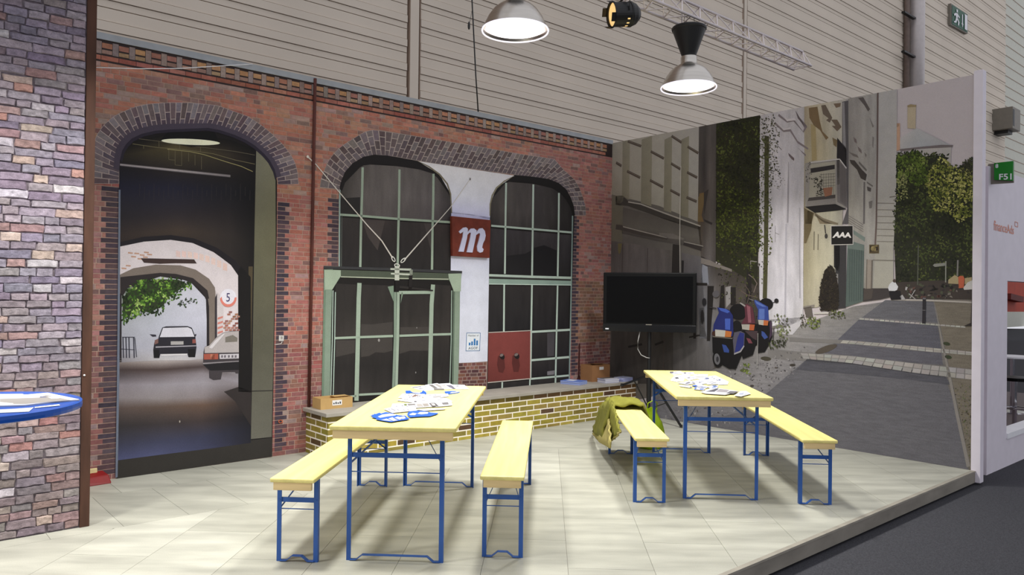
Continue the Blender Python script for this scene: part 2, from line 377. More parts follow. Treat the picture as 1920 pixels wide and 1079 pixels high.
# --- plain brickwork
CH = .0405; FLEM = (.126, .062); joint = .0065
def bcol(x, y):
    r = random.random()
    if x < 225 and y > 350: base = [(150, 92, 88), (140, 84, 82), (128, 84, 88), (156, 98, 90)] if y < 650 else [(120, 62, 62), (104, 62, 64), (130, 72, 68), (96, 64, 66)]
    elif y < 300 + (x - 183) * .18 and x < 1000: base = [(172, 98, 74), (160, 88, 72), (178, 106, 80), (150, 84, 76), (166, 92, 70), (160, 112, 84)]
    elif x > 1070 and 530 < y < 640: base = [(122, 82, 56), (116, 70, 52), (106, 80, 54), (128, 74, 60), (96, 66, 56)]
    elif x > 1070 and y >= 640: base = [(112, 56, 54), (98, 54, 56), (122, 62, 56), (90, 60, 64)]
    elif x > 1000: base = [(156, 88, 80), (146, 80, 76), (164, 100, 90), (138, 78, 78), (158, 92, 76)]
    elif y > 640: base = [(128, 58, 56), (118, 54, 56), (134, 70, 60), (106, 60, 62), (110, 74, 58), (140, 66, 60)]
    else: base = [(156, 82, 70), (148, 76, 68), (164, 92, 78), (142, 84, 78), (160, 80, 66)]
    av = tuple(sum(q[i] for q in base) / len(base) for i in range(3))
    c = mix(random.choice(base), av, .3)
    zone = (190 < x < 500 and 150 + abs(x - 330) * .12 < y < 230) or (640 < x < 830 and 215 < y < 262)
    if zone and r < .38: c = mix(c, random.choice([(104, 92, 92), (132, 124, 124), (92, 74, 76)]), .7)
    elif r < .10: c = mix(c, (92, 72, 74), .7)
    elif r < .17: c = mix(c, (138, 128, 130), .6)
    return jit(mix(c, (154, 126, 118), .26), 8)
bricks = []
ztop = TOP - .172
nrow = int(ztop / CH)
for r in range(nrow):
    z0 = ztop - (r + 1) * CH + joint / 2; z1 = ztop - r * CH - joint / 2
    s = 1.0 + random.uniform(0, .1); k = r
    while s < SB - .01:
        L = FLEM[1] if (random.random() < (.30 if r % 2 else .62)) else FLEM[0]
        s1 = min(s + L - joint, SB - .003)
        c4 = [px(W(a, NA, b)) for a, b in ((s, z0), (s1, z0), (s1, z1), (s, z1))]
        cx, cy = sum(p[0] for p in c4) / 4, sum(p[1] for p in c4) / 4
        inside = any(all(inpoly(p[0], p[1], E) for p in c4) for E in EXC)
        hidden = any(inpoly(cx, cy, E) for E in EXC)
        if s1 - s > .02 and not inside and cx > 150 and z1 > .01 and not (z1 < .42 and 3.15 < s):
            ar = abs(c4[1][0] - c4[0][0]) * abs(c4[3][1] - c4[0][1])
            bricks.append((0 if hidden or cx < 172 else ar, s, s1, max(z0, .002), z1, bcol(cx, cy)))
        s += L
# darker quoins beside the openings
def quoins(edge_s, side, z0, z1, cols, w=(.062, .105), over=.0):
    r = 0
    z = z0
    while z < z1:
        L = w[r % 2]; a, b = (edge_s - L, edge_s) if side < 0 else (edge_s, edge_s + L)
        bricks.append((60, a, b - .004, z + .003, z + CH - .0035, jit(random.choice(cols), 6), 1)); z += CH; r += 1
DQ = [(66, 54, 64), (74, 60, 68), (60, 50, 62), (82, 62, 66)]
eL = sz(221.5, 600)[0]; eR = sz(517, 600)[0]
zq = ztop - int((ztop - sz(222, 346)[1]) / CH) * CH
quoins(eL, -1, ztop - nrow * CH + 1 * CH, zq - CH, DQ, (.098, .132))
quoins(eR + .004, 1, ztop - nrow * CH + 1 * CH, zq - CH, DQ, (.075, .115))
eW = sz(634.5, 440)[0]; z5 = sz(634, 502)[1]; z5 = ztop - int((ztop - z5) / CH) * CH
quoins(eW, -1, z5, z5 + CH * 16, DQ, (.07, .115))
eX = sz(1072, 560)[0]; z6 = ztop - int((ztop - sz(1077, 410)[1]) / CH) * CH; z7 = ztop - int((ztop - .46) / CH) * CH
quoins(eX, 1, z7, z6, DQ, (.075, .118))
bricks.sort(key=lambda b: -b[0])
ub = MB().box(0, 1, 0, 1, 0, 1).build('brick', PO, wl); bdat = ub.data; bdat.transform(Matrix.Identity(4))
for i, b in enumerate(bricks[:300]):
    o = ub if i == 0 else ub.copy()
    if i: link(o, wl)
    _, s, s1, z0, z1, c = b[:6]
    o.matrix_local = frame_mat(s, NA, z0) @ Matrix.Diagonal((s1 - s, .0022 if len(b) == 6 else .003, z1 - z0, 1)); o.color = ink(c, KA)
V, Fs, Cc = [], [], []
for b in bricks[300:]:
    _, s, s1, z0, z1, c = b[:6]; q = MB().box(s, s1, 0, .0022 if len(b) == 6 else .003, z0, z1, frame_mat(0, NA, 0)); k = len(V); V += q.v; Fs += [tuple(i + k for i in f) for f in q.f]; Cc += [ink(c, KA)] * 6
ob('brickwork', V, Fs, PA, wl, fcol=Cc, kind='stuff', label='smaller printed red bricks')
# --- cornice with dentils
cz = lambda a, b, n1, name, col, m_=PR: ob(name, MB().box(.95, SB, 0, n1, TOP - b, TOP - a, frame_mat(0, NA, 0)).v, [(0, 2, 3, 1), (4, 5, 7, 6), (0, 1, 5, 4), (2, 6, 7, 3), (0, 4, 6, 2), (1, 3, 7, 5)], m_, wl, fcol=[ink(col)] * 6)
cz(0, .172, .0026, 'cornice', (46, 34, 34)); wl.children[-1]['label'] = 'dark shadowed brick cornice under the grey strip'
dmesh = None
for i in range(50):
    s = 1.482 + .1205 * (i - 2)
    if s > SB - .03: break
    c = random.choice([(136, 118, 112), (124, 110, 106), (142, 122, 112), (128, 108, 100)])
    o = ub.copy(); o.name = 'dentil'; link(o, wl); o.matrix_local = frame_mat(s - .021, NA, TOP - .112) @ Matrix.Diagonal((.042, .0042, .098, 1)); o.color = ink(jit(c, 7))
    for j, (za, zb, cc) in enumerate(((.024, .064, [(156, 92, 68), (168, 104, 72), (170, 120, 74), (140, 82, 70)]), (.078, .108, [(150, 110, 88), (132, 98, 86), (150, 120, 84)]))):
        o = ub.copy(); o.name = 'cornice_brick'; link(o, wl); o.matrix_local = frame_mat(s + .024, NA, TOP - zb) @ Matrix.Diagonal((.072, .0036, zb - za, 1)); o.color = ink(mix(jit(random.choice(cc), 9), (150, 120, 105), .25))
s = 1.0
while s < SB - .15:
    o = ub.copy(); o.name = 'cornice_brick'; link(o, wl); o.matrix_local = frame_mat(s, NA, TOP - .158) @ Matrix.Diagonal((.123, .0034, .034, 1)); o.color = ink(jit((150, 88, 74), 14)); s += .127
# --- arch rings
def resample(P, n):
    d = [0]
    for i in range(1, len(P)): d.append(d[-1] + math.dist(P[i], P[i - 1]))
    out = []
    for k in range(n + 1):
        t = d[-1] * k / n; i = 1
        while i < len(P) - 1 and d[i] < t: i += 1
        a = (t - d[i - 1]) / (d[i] - d[i - 1]); out.append((P[i - 1][0] + (P[i][0] - P[i - 1][0]) * a, P[i - 1][1] + (P[i][1] - P[i - 1][1]) * a))
    return out
def ring(OUT, INN, n, rows, cols, dark, layer=1, base=(172, 154, 148), pair=False):
    O = [sz(*p) for p in OUT]; I = [sz(*p) for p in INN]
    if pair:   # matched control points: keep pairs together
        ds = [0]
        for i in range(1, len(O)): ds.append(ds[-1] + (math.dist(O[i], O[i - 1]) + math.dist(I[i], I[i - 1])) / 2)
        def at(P, t):
            t *= ds[-1]; i = 1
            while i < len(P) - 1 and ds[i] < t: i += 1
            a = (t - ds[i - 1]) / (ds[i] - ds[i - 1]); return (P[i - 1][0] * (1 - a) + P[i][0] * a, P[i - 1][1] * (1 - a) + P[i][1] * a)
        O = [at(O, k / n) for k in range(n + 1)]; I = [at(I, k / n) for k in range(n + 1)]
    else: O = resample(O, n); I = resample(I, n)
    mk = lambda p, off: W(p[0], NA + off, p[1])
    ob('arch_bed', [mk(p, LY(layer)) for p in O + I[::-1]], [tuple(range(2 * (n + 1)))], PR, wl, fcol=[ink(base)])
    L = lambda a, b, t: (a[0] * (1 - t) + b[0] * t, a[1] * (1 - t) + b[1] * t)
    for k in range(n):
        if rows == 2: cuts = [0, .36 if k % 2 else .62, 1]
        else: cuts = [0, .25, .62, 1] if k % 2 else [0, .42, .78, 1]
        for j in range(len(cuts) - 1):
            t0, t1 = cuts[j] + .015, cuts[j + 1] - .015; e = .07
            o0, o1 = L(O[k], O[k + 1], e), L(O[k], O[k + 1], 1 - e); i0, i1 = L(I[k], I[k + 1], e), L(I[k], I[k + 1], 1 - e)
            q = [L(o0, i0, t0), L(o1, i1, t0), L(o1, i1, t1), L(o0, i0, t1)]
            c = jit(random.choice(cols), 7); c = mix(c, dark, .0 if j == 0 else (.35 if j < len(cuts) - 2 else .55))
            ar = MB().hexa([mk(p, LY(layer)) for p in q], [mk(p, LY(layer) + .001) for p in q])
            x = ar.build('voussoir', PO, wl); x.color = ink(c, KA)
VC = [(114, 102, 106), (104, 88, 92), (124, 112, 116), (96, 80, 84), (118, 108, 116), (106, 92, 94)]
ring(R1_OUT, R1_IN, 54, 2, VC, (64, 54, 72), pair=True)
ring(R2_OUT, R2_IN, 64, 3, [(104, 92, 92), (92, 76, 76), (120, 108, 108), (84, 70, 72), (112, 100, 104)], (88, 78, 84), pair=True, base=(166, 150, 142))
_sh = [(i[0] * .79 + o_[0] * .21, i[1] * .79 + o_[1] * .21) for i, o_ in zip(R1_IN, R1_OUT)]
prn('arch_shade', A, R1_IN[1:-1] + _sh[1:-1][::-1], (68, 59, 74), 4, wl)
prn('arch_reveal', A, R1_IN[2:-1] + [(x + (4 if x < 370 else -3), y + 5) for x, y in R1_IN[2:-1][::-1]], (40, 34, 48), 5, wl)
# --- gateway picture
gate = prn('gateway', A, G_IN, (24, 20, 21), 2, wl, label='printed dark brick gateway with a courtyard and cars beyond')
c = CRP(160, 240, 5.396)
grd('vault', A, [[(243, 267, (20, 17, 16)), (330, 248, (18, 15, 14)), (430, 262, (16, 13, 12)), (478, 280, (16, 14, 13))],
                 [(227, 292, (40, 34, 26)), (330, 276, (84, 74, 44)), (430, 290, (52, 44, 34)), (478, 300, (24, 20, 18))],
                 [(223.5, 318, (26, 24, 32)), (330, 322, (40, 34, 34)), (430, 330, (30, 26, 26)), (477, 340, (18, 16, 18))],
                 [(223.5, 352, (26, 26, 46)), (330, 352, (32, 32, 52)), (430, 358, (24, 24, 32)), (477, 360, (14, 14, 18))],
                 [(223, 408, (32, 28, 34)), (330, 400, (42, 36, 42)), (430, 400, (34, 29, 32)), (476, 410, (16, 14, 16))],
                 [(223, 440, (46, 36, 34)), (330, 432, (62, 50, 42)), (430, 440, (44, 37, 35)), (475, 460, (20, 17, 17))],
                 [(222, 500, (34, 28, 28)), (330, 500, (40, 34, 34)), (430, 500, (36, 30, 30)), (474, 520, (18, 15, 15))]], 3, gate)
lnA = lambda pts, w, col, ly, par, nm='mortar_line': prn(nm, A, strip(pts, w), col, ly, par)
lnA(c((500, 105), (740, 135), (960, 170), (1295, 210)) + [(440, 284), (478, 291)], .9, (96, 88, 70), 4, gate)
lnA(c((480, 162), (740, 200), (960, 215), (1295, 262)) + [(440, 300), (478, 308)], .9, (118, 108, 76), 4, gate)
lnA(c((830, 215), (1060, 240), (1200, 270)) + [(422, 303), (452, 312), (474, 322)], 1.2, (150, 140, 88), 4, gate)
prn('mortar_line', A, [strip(c((x, y0), (x, y1)), .8) for x, y0, y1 in ((745, 140, 195), (955, 172, 215), (1165, 195, 240), (845, 220, 320), (908, 222, 375), (975, 232, 380), (1045, 250, 340), (1110, 270, 380), (1175, 290, 420), (590, 175, 210))] + [strip(c((845, 322), (908, 326)), .8), strip(c((910, 376), (975, 382)), .8)], (104, 96, 70), 4, gate)
prn('mortar_line', A, [strip([(x, 345 + (i % 3) * 6), (x - .4, 368 + (i % 2) * 8)], .7) for i, x in enumerate(range(262, 470, 9))], (52, 46, 48), 4, gate)
prn('lamp_hood', A, [(300, 264), (316, 246), (402, 248), (413, 270), (358, 276)], (12, 11, 11), 4, gate)
prn('lamp_disc', A, ell(357.5, 266.3, 55, 5.6, 28, .045), (255, 238, 196), 5, gate, label='glowing lamp disc printed in the gateway')
grd('tube', A, [[(225, 306.5, (90, 84, 86)), (330, 317.5, (120, 112, 114)), (432, 328, (92, 86, 88))], [(225, 309, (168, 158, 160)), (330, 320, (178, 168, 168)), (432, 331, (138, 130, 132))], [(225, 311.5, (60, 56, 62)), (330, 323, (60, 56, 62)), (432, 333.5, (40, 36, 38))]], 4, gate)
grd('side_wall', A, [[(480.5, 283, (112, 110, 92)), (497, 295, (116, 113, 90))], [(479.5, 322, (110, 108, 90)), (516.5, 322, (112, 109, 86))], [(477, 450, (96, 94, 72)), (517, 450, (98, 94, 70))], [(474, 640, (76, 74, 60)), (513, 640, (78, 76, 62))], [(470.5, 824, (92, 90, 80)), (509.5, 820, (90, 88, 78))]], 4, gate, label='olive grey side wall printed in the gateway')
lnA([(472, 734), (511, 733)], 1.6, (34, 32, 30), 5, gate, 'joint')
prn('side_post', A, [(466, 500), (474, 500), (470, 720), (465, 720)], (70, 60, 42), 4, gate)
# courtyard
yard = prn('courtyard_wall', A, [(223, 463), (246, 457.5), (269.5, 453.4), (319.6, 450), (361, 456), (400, 473), (431, 495), (447.5, 517), (449, 560), (448, 720), (222, 720)], (196, 186, 190), 5, gate, label='whitewashed courtyard wall printed behind the gateway')
prn('shadow_arch', A, strip([(223, 459), (269, 449), (320, 445.5), (362, 451.5), (404, 469), (437, 493), (454, 517), (457, 570), (456, 720)], [8, 9, 9, 9, 10, 12, 13, 14, 15]), (26, 22, 28), 6, gate)
prn('faded_brick', A, [[(x, y), (x + 9, y + .8), (x + 9, y + 3.2), (x, y + 2.6)] for x, y in ((240, 473), (252, 474), (262, 477), (270, 472), (276, 476), (246, 480), (258, 484), (268, 481), (228, 502), (236, 497))], [(176, 132, 108)] * 10, 6, yard)
prn('faded_brick', A, [[(330 + 11 * i, 470 + (i * i) * .35), (338 + 11 * i, 472 + (i * i) * .37), (338 + 11 * i, 483 + i * i * .4), (330 + 11 * i, 481 + i * i * .4)] for i in range(9)], [jit((206, 178, 170), 6) for _ in range(9)], 6, yard)
prn('sign_board', A, [(264, 484.5), (364, 486.7), (369, 494.5), (330, 494), (300, 495), (270, 493)], (58, 42, 40), 7, yard)
prn('inner_arch', A, [(223.6, 516), (250, 503.4), (292, 496.5), (339, 498), (367, 506), (392, 523), (403, 539.6), (406, 570), (405, 648), (391, 652), (223, 652)], (112, 100, 92), 6, yard, label='inner brick arch printed in the courtyard')
prn('arch_edge', A, [(223.6, 553.5), (236, 534), (261, 520), (297, 515), (333.5, 516), (361, 525.7), (381, 539.6), (389, 556), (392, 576), (392.5, 655), (223, 680)], (34, 28, 32), 7, yard)
grd('far_wall', A, [[(228, 545, (120, 128, 120)), (300, 519, (170, 172, 178)), (355, 527, (178, 178, 190)), (386, 560, (176, 176, 190))], [(228, 610, (150, 152, 162)), (300, 610, (164, 166, 180)), (355, 600, (176, 176, 192)), (387.5, 600, (178, 178, 194))], [(228, 652, (150, 150, 164)), (300, 652, (158, 158, 172)), (355, 650, (160, 160, 174)), (387.5, 650, (150, 150, 166))], [(228, 680, (120, 116, 122)), (300, 676, (168, 164, 168)), (355, 676, (168, 164, 168)), (390, 672, (150, 146, 150))]], 8, yard)
prn('far_arch_corner', A, [[(226, 552), (226, 520), (300, 512), (300, 519.5), (262, 527), (240, 540), (230, 556)], [(392, 560), (389, 545), (362, 522), (330, 514), (300, 512), (300, 519), (330, 521), (358, 530), (378, 545), (386, 562)]], (40, 34, 36), 9, yard)
prn('tree_mass', A, [(230, 560), (246, 540), (262, 528), (300, 524), (335, 525), (352, 533), (335, 545), (318, 556), (305, 575), (280, 586), (258, 584), (238, 596), (230, 600)], (40, 50, 28), 8.5, yard)
leaves('tree_foliage', A, [(229, 556), (240, 540), (258, 526), (300, 521), (335, 522), (360, 530), (358, 542), (342, 546), (336, 560), (320, 566), (316, 578), (302, 590), (280, 594), (262, 592), (240, 604), (229, 612)], 620, [(22, 34, 16), (36, 54, 22), (40, 62, 24), (62, 96, 34), (104, 142, 52), (150, 176, 96)], 9, yard, (2.0, 4.2), 3, .09, label='printed tree branches in the courtyard')
leaves('tree_sprig', A, [(332, 566), (350, 560), (372, 562), (368, 572), (350, 578), (334, 574)], 40, [(34, 44, 26), (60, 80, 44)], 9, yard, (1.5, 3), 4)
prn('arch_pier', A, [(404, 545), (419, 560), (419, 620), (405, 645)], (186, 176, 178), 8, yard)
prn('pier_stripe', A, [[(408, 596 + 9 * i), (418, 593 + 9 * i), (418, 596.5 + 9 * i), (408, 600 + 9 * i)] for i in range(5)] + [[(403, 560), (407, 550), (407, 640), (403, 640)]], [(188, 112, 100)] * 5 + [(52, 46, 52)], 9, yard)
prn('brick_patch', A, [[(419 + 7.2 * i + (3 if j % 2 else 0), 580 + 4.2 * j), (425 + 7.2 * i + (3 if j % 2 else 0), 579.7 + 4.2 * j), (425 + 7.2 * i + (3 if j % 2 else 0), 583 + 4.2 * j), (419 + 7.2 * i + (3 if j % 2 else 0), 583.3 + 4.2 * j)] for j in range(10) for i in range(4) if random.random() < .3 + j * .07], [jit((148, 96, 80), 22) for _ in range(40)], 9, yard)
sign5 = prn('speed_sign', A, ell(428, 559, 15.5, 17, 26), (204, 200, 210), 9, yard, label='round white sign with a red rim reading 5')
prn('sign_rim', A, [(428 + 15.6 * math.cos(t), 559 + 17 * math.sin(t)) for t in [math.radians(a) for a in range(-5, 186, 12)]] + [(428 + 12 * math.cos(t), 557.5 + 13.5 * math.sin(t)) for t in [math.radians(a) for a in range(185, -6, -12)]], (204, 110, 96), 10, sign5)
prtext('numeral', A, '5', [(424.5, 550), (431.5, 550), (431, 566), (424.3, 566)], (56, 46, 96), 11, sign5)
# cars
k1 = CRP(200, 420, 3.596)
car = prn('car', A, k1((345, 790), (352, 760), (375, 700), (400, 692), (545, 690), (575, 702), (598, 760), (606, 830), (603, 860), (596, 900), (550, 898), (545, 875), (362, 878), (355, 905), (318, 900), (314, 850), (322, 800)), (34, 32, 42), 10, yard, label='dark saloon car seen from behind printed in the courtyard')
prn('rear_window', A, k1((358, 765), (380, 703), (548, 698), (572, 710), (592, 762)), (186, 184, 196), 11, car)
prn('tail_lights', A, [k1((325, 785), (348, 775), (348, 805), (322, 815)), k1((578, 780), (600, 778), (602, 805), (578, 806))], [(112, 78, 74), (128, 66, 60)], 11, car)
prn('number_plate', A, k1((432, 793), (518, 792), (518, 815), (432, 817)), (150, 146, 146), 11, car)
prn('chrome_bumper', A, [k1((330, 828), (604, 820), (604, 826), (330, 836)), k1((362, 880), (545, 876), (540, 886), (370, 892))], [(150, 146, 156), (190, 186, 190)], 11, car)
prn('mirror', A, [k1((290, 745), (332, 748), (335, 760), (310, 762)), k1((592, 748), (604, 742), (604, 756), (594, 760))], (44, 42, 54), 11, car)
prn('tyre', A, [k1((316, 850), (355, 850), (356, 905), (318, 905)), k1((548, 845), (596, 845), (596, 898), (556, 900))], (18, 17, 20), 12, car)
prn('barrier', A, [strip(k1((105, 765), (190, 765)), 1.4)] + [strip(k1((x, 765), (x + 4, 905)), 2.2) for x in (110, 130, 150, 182)] + [strip(k1((190, 770), (202, 900)), 1.5), strip(k1((100, 845), (190, 850)), 1.2)], (50, 50, 62), 10, yard)
# road of the gateway
grd('gateway_road', A, [[(222, 672, (150, 144, 146)), (300, 672, (168, 162, 164)), (380, 671, (160, 154, 158)), (447, 690, (120, 114, 120))],
                        [(221.5, 682, (112, 100, 96)), (300, 680, (142, 132, 130)), (380, 677, (128, 118, 118)), (447, 700, (120, 114, 120))],
                        [(221.5, 694, (62, 50, 50)), (300, 694, (66, 52, 50)), (380, 688, (66, 54, 54)), (447, 706, (120, 114, 120))],
                        [(221, 706, (76, 68, 72)), (300, 705, (100, 90, 94)), (380, 700, (120, 112, 118)), (447, 716, (130, 124, 132))],
                        [(221, 722, (122, 114, 122)), (300, 722, (134, 128, 136)), (380, 718, (136, 130, 138)), (447, 724, (112, 104, 108))],
                        [(221, 746, (120, 112, 116)), (300, 748, (124, 116, 118)), (380, 746, (118, 108, 110)), (447, 740, (62, 52, 52))],
                        [(220.5, 766, (80, 66, 62)), (300, 764, (84, 68, 60)), (380, 760, (92, 70, 58)), (470, 752, (40, 34, 34))],
                        [(220, 800, (44, 40, 42)), (300, 796, (50, 44, 46)), (380, 790, (56, 46, 46)), (470, 780, (24, 22, 26))],
                        [(219.5, 838, (50, 52, 74)), (300, 828, (54, 56, 80)), (380, 820, (48, 50, 72)), (470, 808, (26, 26, 36))],
                        [(219, 864, (66, 70, 108)), (300, 853.5, (68, 72, 108)), (400, 841, (50, 52, 78)), (470, 831, (30, 30, 40))]], 7, gate, label='printed cobbled drive in alternating sun and shade')
prn('pier_shadow', A, [(446.5, 508), (452, 500), (470, 520), (471, 736), (447, 735), (447, 700)], (17, 14, 15), 8, gate)
prn('kerb', A, [(420, 735), (447, 726), (471, 734), (471, 800), (440, 752)], (42, 36, 36), 8, gate)
prn('drain', A, ell(337, 791, 1.3, 2.4, 8), (150, 140, 130), 8, gate)
prn('threshold', A, [(219, 864), (300, 853.5), (400, 841), (470, 831), (470, 826), (510.5, 821), (510.3, 856.5), (365, 877.2), (219, 898.3)], (44, 41, 38), 8, gate, label='dark threshold strip at the foot of the gateway')
k2 = CRP(200, 420, 3.596)
car2 = prn('car', A, k2((660, 830), (690, 820), (740, 765), (790, 733), (840, 724), (892, 722), (891, 1010), (870, 1010), (865, 1000), (780, 1000), (770, 1050), (720, 1055), (692, 1040), (690, 990), (650, 950), (652, 870)), (56, 50, 54), 9, gate, label='pale saloon car cut off by the gateway, printed')
prn('car_body', A, k2((660, 832), (690, 822), (740, 767), (790, 735), (840, 726), (891, 724), (891, 868), (660, 872)), (158, 150, 150), 10, car2)
prn('car_window', A, [k2((800, 765), (850, 750), (882, 770), (880, 795), (800, 800)), k2((690, 835), (745, 775), (790, 740), (796, 742), (755, 790), (710, 842))], [(106, 100, 92), (190, 184, 188)], 11, car2)
prn('tail_light', A, [k2((654, 878), (752, 876), (752, 914), (656, 916)), k2((700, 880), (728, 880), (728, 912), (700, 912))], [(150, 70, 54), (196, 122, 96)], 12, car2)
prn('number_plate', A, k2((760, 880), (891, 876), (891, 908), (762, 912)), (176, 170, 176), 12, car2)
prn('plate_marks', A, [k2((a, 887), (a + 12, 886), (a + 12, 902), (a, 904)) for a in (772, 792, 818, 842, 864)], (96, 90, 98), 13, car2)
prn('bumper', A, [k2((646, 945), (891, 930), (891, 985), (700, 990)), k2((650, 938), (891, 924), (891, 934), (648, 948))], [(26, 24, 28), (128, 122, 126)], 11, car2)
prn('bead', A, [(222.5, 356), (226, 356), (224, 700), (220.5, 895), (216.5, 897), (219.5, 700)], (96, 104, 122), 9, wl, label='blue grey corner bead of the gateway')
#==ENDA1==
# --- windows of the facade
GRN = (140, 156, 138); GRN2 = (116, 133, 116); GL = (46, 41, 40)
win = prn('window', A, R2_IN[1:11] + [(804, 312.5), (824, 327), (838.6, 345), (844.7, 363.5), (847, 400), (846, 512), (865, 512), (862, 600), (857, 752), (600, 772), (604, 740), (607, 560), (607, 500), (636, 500), (636.6, 400)], (26, 23, 22), 2, wl, label='printed arched factory window with a green steel door frame')
c5 = CRP(600, 180, 4.904); c7 = CRP(590, 390, 4.69); cL = CRP(590, 560, 4.903)
gl_top = c5((195, 860), (230, 760), (300, 680), (400, 630), (520, 612), (720, 640), (900, 660), (1030, 700), (1110, 760), (1170, 850), (1200, 960), (1206, 1079))
gtop = grd('pane', A, [[(638, 352, (60, 55, 52)), (681, 308, (86, 79, 76)), (748, 312, (92, 85, 83)), (812, 322, (84, 78, 76)), (842, 365, (56, 51, 50))],
                       [(638, 376, (62, 57, 54)), (680, 365, (92, 85, 83)), (748, 368, (96, 89, 88)), (812, 374, (90, 83, 84)), (846, 384, (58, 53, 54))],
                       [(638, 404, (44, 40, 39)), (679, 406, (88, 81, 80)), (748, 412, (84, 77, 77)), (812, 416, (78, 71, 73)), (845, 418, (44, 40, 42))]], 3, win, mat_=PRS)
prn('arch_shadow', A, c5((180, 870), (190, 800), (230, 700), (300, 620), (400, 560), (500, 540), (620, 548), (900, 602), (1010, 660), (1110, 730), (1180, 830), (1206, 930), (1195, 930), (1160, 850), (1100, 770), (1030, 712), (900, 672), (720, 648), (520, 622), (400, 640), (310, 690), (240, 770), (205, 870)), (26, 22, 22), 5, win)
PANES = [[(639, 408), (674, 410), (674, 503), (639, 501)], [(679, 410), (745, 415), (744, 505), (678, 503)], [(750, 416), (809, 419), (808, 506), (749, 505)], [(814, 420), (844, 422), (844, 507), (813, 506)]]
for i, q in enumerate(PANES):
    grd('pane', A, [[(q[0][0], q[0][1], (48 + 6 * (i % 2), 43, 42)), (q[1][0], q[1][1], (52, 46, 45))], [((q[0][0] + q[3][0]) / 2, (q[0][1] + q[3][1]) / 2, (38, 34, 34)), ((q[1][0] + q[2][0]) / 2, (q[1][1] + q[2][1]) / 2, (44, 39, 38))], [(q[3][0], q[3][1], (36, 33, 33)), (q[2][0], q[2][1], (34, 31, 31))]], 3, win, mat_=PRS)
prn('reflection', A, [[(679, 412), (722, 414), (708, 470), (690, 445)], [(795, 419), (809, 419), (808, 470)], [(639, 372), (675, 370), (675, 403), (639, 403)]], [(66, 58, 56), (64, 57, 56), (40, 37, 37)], 4, win)
bar = lambda pts, w, col=GRN, ly=6, par=None, nm='glazing_bar': prn(nm, A, strip(pts, w), col, ly, par if par is not None else win)
bar([(680, 314), (679, 360), (677, 420), (675.5, 502)], 4.4); bar([(749, 318), (748.3, 380), (747, 430), (745.5, 504)], 4.2); bar([(812.8, 326), (812.3, 380), (811, 430), (810, 506)], 4.2)
bar([(638, 402.8), (675, 405), (748, 411), (812, 415), (844, 417)], 4.2)
bar([(637, 356), (636.5, 420), (636, 500)], 3.0, (128, 146, 140)); bar([(641, 402), (640, 500)], .9, (96, 104, 98))
# lintel and door below
LP = [[(629, 532), (668, 534), (667, 632), (628, 633)], [(678, 534), (737, 536), (737, 629), (676, 632)], [(751, 553), (806, 553), (805, 626), (750, 629)], [(814, 534), (846, 536), (844, 625), (813, 626)],
      [(628, 637), (667, 636), (663, 742), (624, 745)], [(676, 636), (736, 633), (735, 737), (674, 740)], [(749, 633), (804, 631), (802, 735), (747, 737)], [(812, 630), (843, 629), (842, 735), (810, 736)]]
for i, q in enumerate(LP):
    a, b = ((48, 43, 41), (52, 47, 44)) if i < 4 else ((50, 46, 44), (38, 34, 33))
    m1 = (40, 36, 34) if i < 4 else (34, 31, 30)
    grd('pane', A, [[(*q[0], (40, 36, 35)), (*q[1], (44, 39, 37))], [((q[0][0] + q[3][0]) / 2, (q[0][1] + q[3][1]) / 2, m1), ((q[1][0] + q[2][0]) / 2, (q[1][1] + q[2][1]) / 2, m1)], [(*q[3], a), (*q[2], b)]], 3, win, mat_=PRS)
prn('reflection', A, [cL((425, 235), (520, 240), (640, 225), (718, 215), (715, 345), (425, 350)), cL((785, 265), (1050, 262), (1050, 330), (785, 335)), cL((425, 375), (715, 360), (715, 480), (640, 500), (560, 495), (500, 530), (425, 540)), cL((780, 360), (1045, 350), (1045, 480), (880, 480), (780, 510)), cL((195, 385), (370, 385), (370, 500), (195, 540))], (58, 53, 50), 4, win)
prn('pane_glint', A, [ell(710.5, 638.5, 2, 3, 8), ell(781.5, 615, .8, 1.4, 6), ell(779.6, 699, .9, 1.8, 6)], (132, 128, 126), 5, win)
dr = prn('door_frame', A, [[(607.5, 505), (624, 505), (621, 600), (618.6, 752), (603, 752), (606, 600)]], GRN2, 6, win, label='sage green steel door frame')
prn('frame_post', A, [[(849.5, 520), (864, 520), (862, 600), (858.5, 752), (846.5, 752), (850, 600)]], (120, 136, 118), 6, dr)
prn('post_shade', A, [[(607.5, 545), (611, 545), (607, 752), (603, 752)], [(850, 547), (853, 547), (850, 752), (846.5, 752)]], [(96, 118, 98), (84, 100, 84)], 7, dr)
bar([(624.5, 545), (623, 640), (620, 752)], 1.6, (160, 178, 166), 7, dr, 'frame_line'); bar([(629, 548), (627.5, 640), (624.5, 752)], 1.8, (150, 170, 158), 7, dr, 'frame_line'); bar([(847, 545), (846, 640), (842.5, 752)], 1.8, (138, 158, 142), 7, dr, 'frame_line')
prn('lintel', A, [(608, 505), (640, 506.5), (841, 513), (866, 514), (865, 522), (841, 526), (700, 522.5), (638, 520.5), (608, 520)], (70, 78, 64), 7, dr, label='green steel lintel beam over the door')
prn('lintel_flange', A, [strip([(607, 501.5), (740, 505.5), (866.5, 511)], 5), strip([(639, 519.3), (740, 522.4), (841, 523.8)], 1.8)], [(52, 52, 54), (164, 170, 148)], 8, dr)
prn('bracket', A, [(608, 506), (639, 507), (639, 518), (623, 543.5), (609, 543.5)], (146, 162, 140), 9, dr)
prn('bracket', A, [(840.5, 513.7), (865, 513), (864, 546.7), (851, 546.7), (841.6, 523)], (146, 162, 140), 9, dr)
